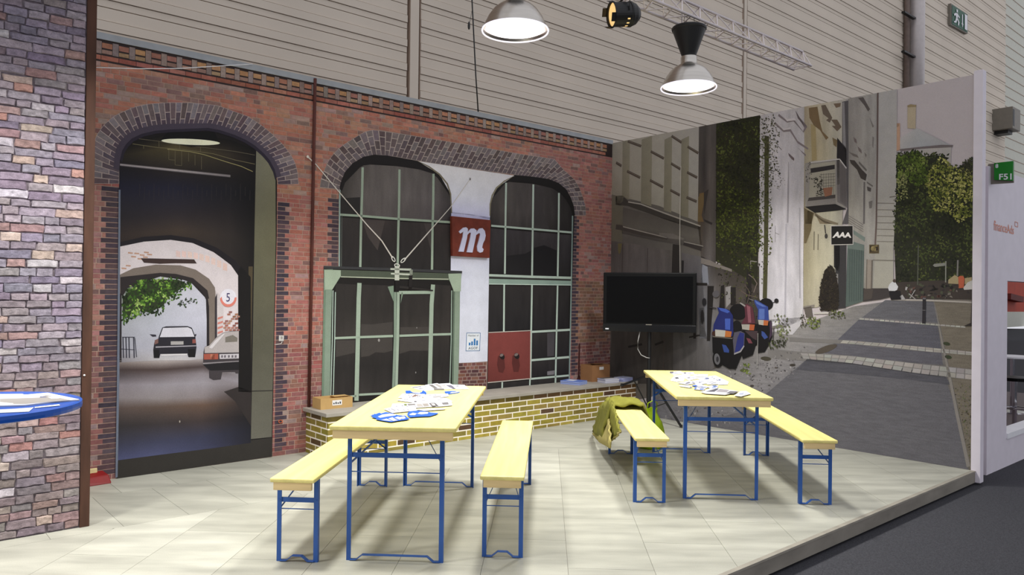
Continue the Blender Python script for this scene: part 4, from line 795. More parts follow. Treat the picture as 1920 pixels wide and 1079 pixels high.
yd = grd('garden_wall', B, [[(1314, 480, (82, 78, 80)), (1340, 495, (64, 58, 54)), (1380, 500, (52, 46, 42)), (1430, 500, (50, 45, 38))], [(1318, 540, (104, 102, 106)), (1345, 545, (84, 78, 76)), (1380, 550, (70, 63, 58)), (1430, 545, (58, 51, 46))], [(1320, 600, (110, 110, 116)), (1345, 600, (100, 97, 98)), (1385, 600, (70, 64, 60)), (1430, 590, (52, 46, 44))], [(1328, 680, (86, 84, 84)), (1350, 680, (50, 46, 44)), (1390, 660, (40, 36, 34)), (1440, 640, (44, 40, 36))]], 3, wr, mat_=PRS, label='printed old garden wall behind the scooters')
pr('wall_cap', c4((60, 430), (130, 450), (190, 480), (300, 520), (300, 540), (180, 505), (60, 475)), (112, 104, 98), 5, yd)
pr('wall_gap', [c4((110, 650), (160, 650), (150, 830), (130, 1079), (105, 1079)), c4((215, 650), (240, 640), (245, 830), (200, 820)), c4((0, 640), (28, 650), (20, 1060), (0, 1060)), c4((290, 660), (330, 660), (330, 800), (290, 800)), c4((420, 420), (455, 430), (450, 780), (410, 780))], (34, 30, 29), 5, yd)
pr('pale_plaster', [c4((70, 480), (110, 500), (120, 640), (60, 620)), c4((250, 660), (292, 650), (290, 780), (255, 820)), c4((45, 830), (105, 800), (108, 1060), (50, 1060))], [(120, 122, 132), (128, 124, 124), (104, 104, 110)], 4, yd)
pr('twig', [strip(c4((430, 560), (470, 590), (495, 630), (470, 700)), 1.6), strip(c4((360, 680), (420, 720), (500, 740)), 1.4), strip(c4((400, 640), (440, 700), (420, 780)), 1.2), strip(c4((445, 455), (495, 462)), 1.6), strip(c4((445, 455), (447, 515)), 1.2)], [(104, 90, 84), (92, 76, 70), (84, 70, 64), (120, 114, 108), (120, 114, 108)], 6, yd)
pr('ivy_ground', [(1343, 228), (1425, 212), (1424, 380), (1420, 540), (1395, 520), (1370, 505), (1342, 490)], (38, 38, 24), 4, label='dark mass behind the printed ivy')
ivp = [(26, 26, 18), (32, 34, 19), (38, 40, 20), (44, 48, 22), (58, 62, 28), (46, 42, 28), (84, 90, 44)]
leaves('ivy', B, [(1344, 228), (1425, 213), (1425, 300), (1422, 470), (1410, 520), (1395, 500), (1370, 480), (1343, 460)], 2300, ivp, 5, wr, (1.6, 3.6), 21, .05, label='printed dark green ivy')
leaves('ivy', B, [(1345, 330), (1425, 380), (1432, 460), (1410, 480), (1345, 440)], 700, [(42, 46, 20), (54, 60, 24), (74, 80, 32), (48, 46, 26)], 6, wr, (1.6, 3.4), 22, .07)
leaves('ivy_wisps', B, [(1340, 480), (1425, 490), (1420, 600), (1350, 560)], 150, [(52, 52, 34), (72, 76, 40), (42, 38, 30)], 6, wr, (1.2, 2.8), 23, .08)
# --- white house
wh = grd('white_house', B, [[(1424, 212, (172, 165, 166)), (1465, 203, (176, 169, 172)), (1508, 195, (172, 166, 168))], [(1424, 320, (172, 166, 170)), (1465, 320, (178, 172, 178)), (1508, 320, (172, 167, 172))], [(1423, 450, (166, 161, 166)), (1465, 450, (180, 175, 182)), (1507, 450, (178, 173, 178))], [(1424, 560, (170, 166, 172)), (1465, 560, (184, 180, 188)), (1506.5, 560, (184, 180, 186))], [(1440, 605, (176, 172, 176)), (1470, 615, (184, 180, 188)), (1505, 600, (176, 172, 174))]], 4, wr, mat_=PRS, label='white rendered house printed on the street mural')
pr('white_foot', [(1440, 600), (1505, 595), (1500, 612), (1486, 628), (1474, 628), (1452, 622)], (172, 168, 172), 4, wh)
pr('ivy_strip', [(1433.5, 254), (1442, 256), (1441, 400), (1439.5, 500), (1438, 560), (1430, 560), (1432, 470), (1433, 380)], (66, 64, 40), 5, wh)
pr('cornice_band', [c2((720, 150), (790, 210), (850, 200), (925, 300), (935, 270), (860, 130), (940, 255), (955, 250), (960, 262), (930, 310), (845, 215), (790, 225), (715, 170)), c2((690, 220), (760, 290), (820, 280), (880, 380), (970, 440), (965, 455), (880, 400), (815, 300), (760, 305), (685, 240)), c2((800, 480), (850, 525), (850, 548), (830, 535), (805, 505)), c2((875, 430), (945, 510), (950, 495), (905, 460)), c2((860, 120), (895, 180), (955, 250), (945, 262), (880, 190))], [(118, 106, 108), (122, 110, 112), (100, 86, 88), (118, 106, 110), (108, 96, 100)], 6, wh)
pr('cornice_light', [c2((735, 145), (795, 195), (850, 185), (865, 205), (790, 214)), c2((700, 215), (765, 275), (815, 265), (825, 280), (762, 290))], (188, 180, 182), 7, wh)
pr('wall_crease', [strip(c2((803, 560), (800, 800), (795, 1070)), [1, 3.4, 3]), strip([(1474, 420), (1473, 520), (1472, 600)], 3), strip([(1499.5, 390), (1499, 480), (1500, 560)], 2.6), strip(c4((637, 180), (637, 310)), .8), strip(c4((637, 235), (668, 250)), .9), strip(c2((710, 420), (745, 455)), 1.2)], [(146, 140, 146), (158, 154, 164), (152, 148, 154), (120, 114, 116), (110, 104, 106), (112, 104, 106)], 6, wh)
leaves('ivy_tendrils', B, [(1426, 222), (1452, 214), (1462, 250), (1456, 300), (1466, 330), (1470, 345), (1455, 320), (1446, 350), (1440, 330), (1432, 300)], 260, [(62, 60, 40), (84, 82, 56), (50, 48, 34)], 8, wh, (1.1, 2.4), 31, .1, label='printed ivy tendrils on the white house')
leaves('ivy_tendrils', B, [(1425, 260), (1446, 260), (1448, 460), (1440, 500), (1428, 540), (1426, 420)], 300, [(62, 66, 34), (84, 90, 44), (48, 46, 28)], 8, wh, (1.1, 2.6), 32, .1)
leaves('ivy_tendrils', B, [(1452, 300), (1458, 300), (1474, 345), (1462, 362), (1450, 345)], 36, [(90, 84, 78), (110, 104, 96)], 8, wh, (.8, 1.6), 33)
# --- ochre house with the balcony
oc = grd('ochre_house', B, [[(1508, 196, (150, 134, 110)), (1530, 192, (166, 154, 132)), (1560, 186, (172, 164, 150)), (1588, 180, (166, 160, 152))], [(1508, 290, (158, 148, 128)), (1530, 290, (160, 146, 116)), (1560, 290, (164, 156, 136)), (1582, 290, (150, 144, 134))], [(1507, 400, (128, 116, 90)), (1530, 400, (164, 156, 134)), (1560, 400, (168, 162, 142)), (1580, 410, (150, 144, 132))], [(1506, 500, (142, 132, 104)), (1530, 500, (166, 158, 132)), (1560, 500, (166, 160, 138)), (1572, 500, (150, 144, 128))], [(1506, 577, (148, 140, 118)), (1530, 577, (160, 152, 132)), (1552, 570, (150, 142, 124)), (1572, 560, (120, 114, 100))]], 4, wr, mat_=PRS, label='ochre house with a balcony printed on the street mural')
pr('rust_stain', [c5b((330, 140), (400, 130), (420, 250), (440, 330), (490, 380), (470, 400), (420, 320), (370, 280), (335, 220)), c5b((520, 380), (560, 400), (555, 460), (530, 440)), c5b((345, 270), (385, 280), (395, 560), (355, 570))], [(112, 90, 62), (110, 92, 64), (150, 132, 92)], 5, oc)
pr('bracket_stones', [c5b((430, 120), (465, 115), (520, 220), (500, 260), (470, 240), (490, 225), (445, 190)), c5b((510, 235), (560, 235), (595, 295), (560, 330), (515, 285), (545, 285)), c5b((530, 105), (590, 100), (585, 130), (550, 140))], [(98, 84, 72), (100, 84, 70), (110, 90, 72)], 5, oc)
pr('awning', c5b((560, 380), (635, 475), (635, 620), (556, 545)), (36, 32, 34), 5, oc)
bal = pr('balcony', c5b((300, 590), (345, 575), (580, 553), (635, 630), (635, 945), (560, 970), (375, 988), (300, 940)), (136, 130, 124), 6, oc, label='grey balcony with a flower pot printed on the ochre house')
pr('balcony_gap', c5b((345, 600), (545, 572), (545, 850), (330, 870), (340, 700)), (148, 142, 128), 7, bal)
pr('balcony_dark', [c5b((345, 630), (540, 600), (540, 635), (345, 668)), c5b((300, 940), (545, 918), (635, 960), (560, 972), (378, 990)), c5b((330, 868), (545, 842), (545, 870), (320, 895))], [(46, 42, 44), (30, 27, 28), (66, 60, 58)], 8, bal)
pr('balcony_side', [c5b((555, 560), (580, 555), (635, 632), (635, 945), (560, 900)), c5b((545, 560), (580, 556), (580, 760), (548, 760))], [(104, 98, 98), (134, 128, 126)], 8, bal)
pr('balcony_bars', [strip(c5b((590 + 9 * i, 585 + 13 * i), (590 + 9 * i, 900 + 8 * i)), .8) for i in range(5)] + [strip(c5b((430 + 20 * i, 670), (430 + 20 * i, 850)), .5) for i in range(6)] + [strip(c5b((420, 680 + 24 * i), (545, 672 + 24 * i)), .5) for i in range(5)], (70, 64, 64), 9, bal)
pr('balcony_floor', c5b((315, 895), (545, 872), (550, 915), (310, 940)), (122, 116, 112), 9, bal)
pr('rail', [strip(c5b((345, 582), (580, 555)), 2), strip(c5b((580, 556), (635, 630)), 2)], (178, 172, 170), 10, bal)
pr('flower_pot', c5b((445, 790), (522, 780), (515, 845), (460, 860)), (134, 88, 66), 10, bal)
leaves('pot_plant', B, c5b((370, 690), (430, 690), (450, 760), (440, 850), (385, 860), (375, 780)), 60, [(34, 32, 30), (48, 46, 38), (66, 62, 56)], 10, bal, (1.2, 2.6), 41)
leaves('pot_plant', B, c5b((300, 580), (350, 580), (360, 740), (310, 740)), 24, [(88, 82, 76), (66, 60, 56)], 10, bal, (1, 2), 42)
pr('under_balcony', [c5b((300, 960), (375, 990), (350, 1079), (300, 1079)), c6((88, 350), (140, 380), (130, 480), (100, 560), (88, 560))], (96, 82, 56), 6, oc)
pr('string_course', [c6((150, 375), (200, 410), (290, 440), (290, 450), (210, 440), (150, 395)), c5b((380, 995), (430, 1040), (520, 1079), (420, 1079))], [(112, 100, 80), (122, 108, 84)], 6, oc)
pr('wall_slot', [strip(c6((148, 490), (146, 600)), 2.4), strip(c6((172, 505), (170, 600)), 2)], (116, 108, 90), 6, oc)
pr('wall_lamp', [ell(1549, 443, 3, 5, 8), strip([(1546, 422), (1548, 438)], 2)], (56, 52, 50), 7, oc)
# --- dark gap, grey house, end building
pr('dark_gap', c5b((600, 90), (650, 80), (648, 1079), (600, 1079), (640, 960), (636, 560), (600, 440)), (80, 76, 78), 5)
pr('gap_light', c5b((602, 95), (618, 92), (630, 460), (606, 430)), (126, 122, 124), 6)
gh = grd('grey_house', B, [[(1590, 182, (136, 130, 126)), (1615, 178, (144, 138, 134)), (1644, 172, (150, 146, 142))], [(1591, 290, (128, 122, 118)), (1615, 290, (140, 135, 130)), (1643.5, 290, (146, 142, 138))], [(1591, 400, (146, 140, 130)), (1615, 400, (150, 145, 138)), (1643, 400, (146, 142, 138))], [(1590, 470, (128, 124, 118)), (1615, 470, (134, 130, 124)), (1642, 470, (144, 140, 134))], [(1587, 560, (100, 98, 94)), (1612, 560, (112, 110, 104)), (1640, 545, (140, 136, 128))]], 4, wr, mat_=PRS, label='grey stucco house printed on the street mural')
pr('cornice_blob', [c5b((730, 60), (770, 52), (825, 150), (810, 170), (780, 120)), c5b((650, 495), (720, 520), (735, 545), (690, 530)), c5b((660, 560), (700, 565), (760, 640), (800, 680), (790, 730), (750, 710), (720, 640), (670, 590)), c5b((690, 375), (715, 395), (720, 430), (700, 415)), c5b((725, 450), (755, 480), (760, 510), (735, 490)), c5b((780, 500), (798, 520), (792, 545)), c5b((800, 775), (835, 790), (830, 820), (805, 810)), c5b((820, 215), (858, 290), (845, 300)), c5b((800, 735), (850, 770), (845, 780), (800, 750)), c5b((815, 900), (845, 890), (840, 950), (820, 955)), c5b((845, 370), (858, 380), (852, 470), (842, 450)), c5b((735, 570), (800, 640), (795, 655), (735, 590))],
   [(84, 76, 74), (100, 92, 88), (62, 55, 52), (108, 94, 92), (106, 94, 92), (104, 94, 92), (76, 70, 68), (112, 106, 102), (96, 90, 88), (104, 98, 94), (118, 112, 110), (96, 90, 86)], 6, gh)
ln('drain_line', c5b((780, 740), (776, 1079)), 3.2, (98, 92, 92), 6, gh)
pr('shop_front', c6((345, 590), (445, 600), (440, 905), (335, 940)), (74, 86, 82), 6, gh, label='green shop front printed on the street mural')
pr('shop_boards', [strip(c6((360 + 14 * i, 600), (358 + 13 * i, 910 - 2 * i)), .9) for i in range(6)], (58, 68, 66), 7, gh)
pr('shop_fascia', [c6((380, 480), (450, 525), (448, 550), (380, 505)), c6((345, 540), (445, 570), (445, 605), (345, 590))], [(104, 116, 110), (92, 104, 98)], 7, gh)
pr('shop_rail', [strip(c6((352, 395 + 14 * i), (440, 450 + 14 * i)), 1) for i in range(4)], (104, 96, 92), 7, gh)
pr('dark_door', [c6((270, 575), (338, 570), (335, 945), (290, 950), (275, 760)), c6((265, 570), (300, 570), (300, 740), (265, 700))], [(50, 48, 50), (34, 32, 34)], 7, gh)
pr('notice', c6((278, 742), (290, 742), (290, 800), (276, 800)), (120, 116, 116), 8, gh)
eb = grd('end_house', B, [[(1645, 172, (158, 154, 152)), (1682, 166, (160, 156, 154))], [(1645, 300, (156, 152, 150)), (1681, 300, (160, 156, 153))], [(1643, 380, (154, 150, 144)), (1680, 380, (158, 154, 148))], [(1641, 470, (146, 142, 132)), (1675, 470, (152, 148, 138))], [(1637, 541, (148, 144, 132)), (1675, 541, (156, 152, 140))]], 5, wr, label='pale end house printed at the top of the street')
ln('down_pipe', [(1646, 172), (1645, 300), (1643, 420), (1641, 460)], 3, (94, 78, 74), 7, eb)
pr('rustication', [strip([(1644, y), (1677 - (y - 380) * .02, y + .6)], 1.2) for y in (381, 393.5, 406, 418, 430, 442, 453)] + [strip([(1636, 488), (1678, 489)], 2), strip([(1668, 370), (1682, 368)], 2), strip([(1675, 376), (1682, 374)], 2)], (112, 106, 98), 7, eb)
pr('plinth', [(1618, 541), (1676, 541), (1676, 556), (1650, 562), (1618, 566)], (58, 52, 52), 6, eb)
pr('side_doorway', c6((460, 655), (495, 660), (492, 830), (450, 835)), (132, 122, 112), 7, eb)
pr('door_frame', [strip(c6((492, 660), (488, 830)), 2.6), strip(c6((462, 655), (458, 830)), 1.6)], (96, 88, 80), 8, eb)
pr('grime', c6((445, 830), (500, 830), (490, 890), (440, 900)), (70, 62, 58), 7, eb)
# signs in the picture
sA = pr('shop_sign', [(1557.5, 423.3), (1599.8, 422.6), (1600, 459.2), (1557.6, 460.2)], (176, 170, 166), 9, label='black shop sign with a white frame reading AAA')
pr('sign_face', [(1558.9, 424.6), (1598.6, 424), (1598.8, 457.8), (1558.9, 458.8)], (24, 22, 22), 10, sA)
prtext('lettering', B, 'AAA', [(1563, 434.4), (1594.5, 436.4), (1596.2, 446), (1560.5, 446.2)], (208, 204, 200), 11, sA, shear=.15, bold=.05)
sB = pr('hanging_sign', c6((475, 568), (533, 568), (533, 620), (475, 620)), (88, 74, 48), 9, label='small gold and brown hanging sign printed in the street')
pr('sign_emblem', [c6((480, 574), (528, 574), (528, 614), (480, 614)), ell(1637.5, 467, 5.2, 5, 12), c6((486, 578), (522, 572), (525, 580), (490, 586)), c6((484, 606), (526, 604), (526, 609), (484, 611))], [(44, 34, 26), (178, 158, 104), (150, 132, 84), (132, 116, 76)], 10, sB)
# far left skyline: chimneys, roof
c8 = CRP(1640, 150, 4.314)
sk = grd('far_roof', B, [[(1682, 262, (172, 166, 164)), (1718, 241, (164, 162, 162)), (1722, 242, (164, 162, 162))], [(1685, 281, (164, 160, 160)), (1730, 276, (150, 152, 156)), (1783, 273, (150, 148, 150))]], 2, wr, label='hazy domed roof printed above the trees')
pr('roof_eave', [c8((200, 560), (380, 540), (540, 525), (635, 527), (628, 545), (540, 548), (380, 558), (210, 575)), c8((290, 562), (620, 545), (615, 680), (560, 690), (300, 600))], [(104, 94, 94), (160, 154, 150)], 3, sk)
pr('chimney', [c8((265, 210), (335, 200), (330, 395), (265, 390)), c8((155, 355), (205, 350), (205, 565), (165, 580))], [(168, 152, 126), (178, 138, 112)], 3, wr, label='hazy printed chimneys')
pr('chimney_cap', [c8((262, 208), (290, 196), (338, 204), (335, 218), (268, 222)), c8((155, 370), (180, 350), (200, 352), (195, 375), (160, 390))], [(140, 122, 88), (150, 116, 90)], 4)
# trees
TR = [(1681, 288), (1700, 282), (1722, 280), (1735, 288), (1752, 284), (1780, 290), (1770, 298), (1788, 312), (1800, 306), (1815, 298), (1827, 294), (1827, 540), (1680, 540), (1676, 430), (1674, 400), (1680, 370)]
pr('tree_mass', [(x, y + 6) for x, y in TR], (36, 38, 26), 4, label='dark printed tree mass')
leaves('tree_foliage', B, TR, 2600, [(26, 28, 20), (34, 38, 22), (42, 48, 26), (58, 64, 34), (78, 84, 44), (66, 76, 40)], 5, wr, (1.8, 3.8), 51, .045, label='printed green tree crowns at the end of the street', dens=lambda x, y: 1 - max(0, (y - 470) / 160))
leaves('tree_foliage', B, [(1683, 290), (1720, 282), (1738, 300), (1742, 340), (1720, 350), (1690, 330), (1683, 380)], 520, [(50, 62, 24), (70, 86, 32), (90, 106, 42), (112, 124, 62)], 6, wr, (1.6, 3.4), 52, .08)
leaves('tree_foliage', B, [(1742, 320), (1764, 294), (1790, 312), (1826, 320), (1826, 400), (1800, 420), (1780, 400), (1752, 395), (1735, 345)], 900, [(82, 90, 38), (110, 116, 50), (140, 140, 68), (166, 162, 98), (96, 102, 44)], 6, wr, (1.6, 3.4), 53, .075)
leaves('tree_foliage', B, [(1681, 330), (1700, 326), (1702, 372), (1682, 380)], 130, [(96, 104, 62), (140, 140, 92), (74, 82, 46)], 7, wr, (1.4, 3), 54, .1)
leaves('tree_foliage', B, [(1806, 302), (1827, 294), (1827, 330), (1800, 325)], 110, [(34, 34, 26), (56, 56, 40)], 7, wr, (1.4, 3), 55, .1)
# street life far away
pr('street_clutter', [(1680, 530), (1760, 526), (1826, 530), (1826, 562), (1680, 560)], (58, 50, 46), 6)
fd = random.Random(9)
pr('street_clutter', [[(x, y), (x + fd.uniform(2, 7), y + fd.uniform(-1, 1)), (x + fd.uniform(2, 6), y + fd.uniform(2, 6)), (x - 1, y + fd.uniform(2, 5))] for x, y in [(fd.uniform(1700, 1815), fd.uniform(532, 556)) for _ in range(70)]], [fd.choice([(34, 30, 30), (90, 60, 54), (112, 104, 96), (70, 74, 56), (48, 44, 44)]) for _ in range(70)], 7)
pr('signpost', [[(1749, 498), (1752, 495), (1773, 493), (1773, 498.5), (1753, 501)], strip([(1773.5, 490), (1773, 530)], 2.2), strip([(1796, 488), (1795, 518)], 3), strip([(1722, 460), (1720.5, 535)], 2)], [(120, 120, 112), (126, 126, 116), (112, 108, 104), (78, 80, 70)], 8, label='pale street signpost under the printed trees')
pr('parked_car', [(1806, 540), (1814, 530), (1826, 526), (1826, 543), (1808, 544)], (172, 168, 164), 8)
pr('orange_bin', [(1796.5, 520), (1800, 517.5), (1806, 518), (1808.5, 523), (1807, 540), (1798, 541)], (172, 80, 52), 9, label='orange litter bin printed far up the street')
pr('light_patch', [[(1778, 525), (1790, 516), (1797, 520), (1797, 533), (1778, 532)], [(1809, 522), (1822, 520), (1822, 528), (1809, 534)]], (150, 134, 98), 7)
man = pr('seated_figure', [(1665, 540), (1668, 533), (1673, 528.5), (1679, 530), (1684, 538), (1682, 544), (1678, 546), (1667, 546)], (188, 188, 192), 9, label='small figure in a white shirt seated far up the printed street')
pr('trousers', [(1667, 545), (1679, 545), (1688, 546), (1690, 562), (1671, 563), (1668, 556)], (28, 26, 30), 9, man)
pr('hair', ell(1677, 527, 3.2, 3.4, 10), (72, 60, 54), 10, man)
pr('cafe_table', [[(1687, 556), (1692, 553), (1698, 562), (1690, 563)], strip([(1706, 560), (1716, 544)], 1.5), strip([(1704, 551), (1717, 562)], 1.4), [(1698, 538), (1702, 539), (1700, 545), (1697, 544)]], (150, 146, 146), 9)
bol = pr('bollard', strip([(1733, 558), (1732, 607)], 6), (40, 37, 42), 9, label='dark bollard printed in the street')
pr('bollard_ring', [strip([(1730, 560), (1736, 560.4)], 3), strip([(1729.5, 582), (1735.5, 582.4)], 1.2)], (96, 92, 96), 10, bol)
pr('tree_trunk', [(1822, 555), (1826, 555), (1826, 612), (1806, 612), (1820, 606)], (44, 38, 36), 9)
# shrub and planting by the ochre house
pr('planter', [c6((85, 945), (130, 935), (140, 1000), (100, 1000)), c6((85, 935), (150, 925), (150, 940), (85, 950))], [(88, 80, 74), (120, 112, 104)], 7)
pr('cypress_mass', c6((245, 690), (265, 710), (285, 780), (295, 850), (290, 950), (255, 965), (190, 960), (175, 900), (190, 800), (210, 720)), (34, 28, 24), 9, label='dark clipped conifer printed by the ochre house')
leaves('cypress', B, c6((245, 685), (268, 710), (288, 780), (298, 850), (292, 950), (255, 968), (186, 960), (170, 900), (186, 800), (208, 715)), 420, [(28, 24, 20), (40, 34, 28), (52, 46, 34), (46, 38, 34)], 10, wr, (1.1, 2.4), 61, .15)
pr('bench_slab', c6((140, 970), (235, 968), (232, 980), (145, 982)), (176, 170, 164), 9)
leaves('street_weeds', B, c6((100, 1000), (180, 1000), (185, 1060), (120, 1075)), 60, [(74, 80, 40), (110, 122, 56), (140, 150, 76)], 9, wr, (1.4, 3), 62)
leaves('street_weeds', B, c6((235, 955), (330, 965), (330, 1010), (240, 1010)), 50, [(56, 54, 38), (84, 92, 46), (104, 114, 60)], 9, wr, (1.2, 2.6), 63)
leaves('street_weeds', B, [(1500, 590), (1512, 585), (1514, 612), (1502, 616)], 30, [(60, 58, 46), (84, 84, 58)], 9, wr, (1.2, 2.6), 64)
# scooters
kS = CRP(1300, 520, 5.395)
def scooter(name, label, parts, ly):
    r = None
    for i, (nm, poly, col) in enumerate(parts):
        poly = [kS(*p) if p[0][0] < 1200 else p for p in poly]
        o = prn(nm if i else name, B, poly, [mix(q, (0, 0, 0), .13) for q in col] if isinstance(col, list) else mix(col, (0, 0, 0), .13), ly + i * .35, r if r is not None else wr)
        if r is None: r = o; o['label'] = label
kel = lambda cx, cy, rx, ry, n=18, rot=0: tuple((cx + rx * math.cos(t) * math.cos(rot) - ry * math.sin(t) * math.sin(rot), cy + rx * math.cos(t) * math.sin(rot) + ry * math.sin(t) * math.cos(rot)) for t in [2 * math.pi * i / n for i in range(n)])
NV_ = (44, 66, 140); NV2 = (64, 96, 184); BK = (22, 20, 22)
scooter('scooter', 'blue and purple scooter printed third in the row', [
    ('', [((620, 480), (790, 440), (800, 600), (770, 680), (720, 760), (650, 770), (640, 640))], BK),
    ('seat', [kel(735, 275, 72, 62)], (26, 23, 25)),
    ('shield', [((615, 230), (640, 235), (755, 300), (765, 440), (650, 430), (655, 330), (620, 260))], (50, 70, 150)),
    ('shield_light', [((620, 232), (640, 245), (740, 300), (700, 300), (640, 270)), ((665, 320), (720, 322), (720, 425), (665, 428))], (84, 110, 186)),
    ('headlight', [((655, 432), (712, 435), (708, 488), (662, 480)), ((712, 435), (760, 440), (752, 490), (708, 488))], [(176, 170, 160), (190, 98, 46)]),
    ('fender', [((690, 545), (720, 560), (755, 610), (720, 630), (690, 590))], (56, 78, 150)),
    ('side_panel', [((770, 440), (795, 460), (795, 590), (765, 640), (775, 560))], (70, 50, 72)),
    ('mirror', [kel(840, 240, 22, 24), ((800, 256), (840, 246), (840, 252), (800, 264)), ((560, 215), (610, 232), (605, 240), (562, 222))], [(36, 32, 34), (60, 56, 58), (120, 116, 116)])], 11)
scooter('scooter', 'maroon scooter printed between the two blue ones', [
    ('', [((480, 540), (640, 540), (640, 660), (600, 790), (500, 830), (470, 720))], BK),
    ('seat', [kel(455, 350, 90, 80)], (24, 22, 24)),
    ('shield', [((505, 285), (545, 270), (600, 310), (628, 470), (485, 475), (525, 400), (520, 320))], (94, 44, 56)),
    ('shield_light', [((540, 285), (575, 300), (585, 460), (555, 462))], (140, 80, 92)),
    ('headlight', [((487, 478), (570, 478), (565, 538), (495, 528)), ((570, 478), (622, 482), (612, 540), (565, 538))], [(168, 162, 152), (186, 86, 44)]),
    ('fender', [((535, 615), (575, 625), (600, 670), (560, 670)), ((520, 545), (650, 545), (640, 640), (600, 620))], [(120, 60, 70), (70, 54, 58)]),
    ('grip', [((470, 255), (500, 268), (530, 290), (520, 300), (472, 268))], (150, 146, 142))], 14)
scooter('scooter', 'blue scooter printed nearest the old house', [
    ('', [((190, 600), (400, 620), (510, 560), (500, 760), (430, 930), (360, 930), (280, 880), (195, 760))], BK),
    ('seat', [kel(440, 500, 48, 62)], (26, 24, 26)),
    ('wheel', [kel(248, 830, 52, 84, 20, -.1)], (20, 18, 19)),
    ('hub', [kel(240, 830, 30, 58, 18, -.1)], (104, 102, 106)),
    ('hub_dark', [kel(244, 832, 14, 30, 12)], (52, 50, 54)),
    ('shield', [((240, 305), (300, 315), (360, 330), (400, 390), (405, 560), (395, 600), (195, 580), (205, 480), (240, 400), (260, 360))], (36, 44, 112)),
    ('shield_light', [((255, 310), (330, 322), (370, 350), (345, 365), (275, 340)), ((320, 420), (375, 420), (372, 535), (322, 530))], (64, 92, 190)),
    ('headlight', [((220, 530), (325, 540), (318, 606), (222, 598)), ((325, 542), (388, 552), (380, 608), (318, 606)), ((190, 555), (220, 540), (222, 598), (188, 585))], [(186, 182, 172), (196, 108, 44), (70, 40, 30)]),
    ('trim', [((195, 598), (395, 618), (395, 626), (195, 606))], (120, 112, 100)),
    ('fender', [((290, 680), (330, 690), (362, 740), (360, 765), (310, 760))], (50, 74, 150)),
    ('side_panel', [((400, 640), (415, 560), (480, 545), (520, 570), (515, 690), (480, 750), (412, 785))], (84, 80, 96)),
    ('side_panel', [((445, 620), (470, 560), (515, 570), (508, 690), (470, 745), (418, 765))], (40, 48, 122)),
    ('chrome_edge', [((412, 770), (470, 748), (510, 690), (518, 700), (480, 760), (412, 786))], (156, 152, 156)),
    ('mirror', [kel(228, 172, 36, 34), kel(110, 250, 22, 38), kel(90, 400, 16, 70), ((165, 300), (235, 312), (232, 322), (165, 312))], [(92, 88, 92), (40, 38, 42), (36, 33, 34), (50, 47, 48)])], 17)
leaves('street_shrub', B, [(1452, 590), (1476, 590), (1482, 620), (1474, 640), (1462, 636), (1452, 610)], 80, [(58, 60, 40), (92, 98, 62), (126, 130, 96)], 16, wr, (1.4, 3), 71, label='printed leafy weeds by the scooters')
leaves('street_shrub', B, [(1440, 640), (1470, 636), (1474, 650), (1444, 654)], 50, [(44, 46, 30), (70, 78, 44)], 16, wr, (1.4, 3), 72)
pr('street_seat', [[(1447, 613), (1470, 609), (1470, 613), (1448, 616)], strip([(1451, 615), (1449, 638)], 1.4), [(1448, 604), (1460, 602), (1460, 610), (1448, 612)]], [(112, 106, 102), (60, 56, 56), (190, 186, 190)], 16)
ln('white_cord', [(1276.8, 312), (1275, 400), (1274.5, 450), (1275, 512)], [1.2, 1.4, 1.4, 1], (176, 170, 160), 12)
ln('white_cord', [(1421, 625), (1420, 690)], .9, (150, 146, 142), 12)
# white end trim of the street wall
et = MB().box(0, .075, -.07, .012, -.1, TOPB + .03, Matrix.Translation(W(SB, NBE)) @ Matrix((NV, -DV, Vector((0, 0, 1)))).transposed().to_4x4()).build('trim_1', WHITE, bevel=.004)
tag(et, 'white end trim closing the street mural wall', 'trim', kind='structure')
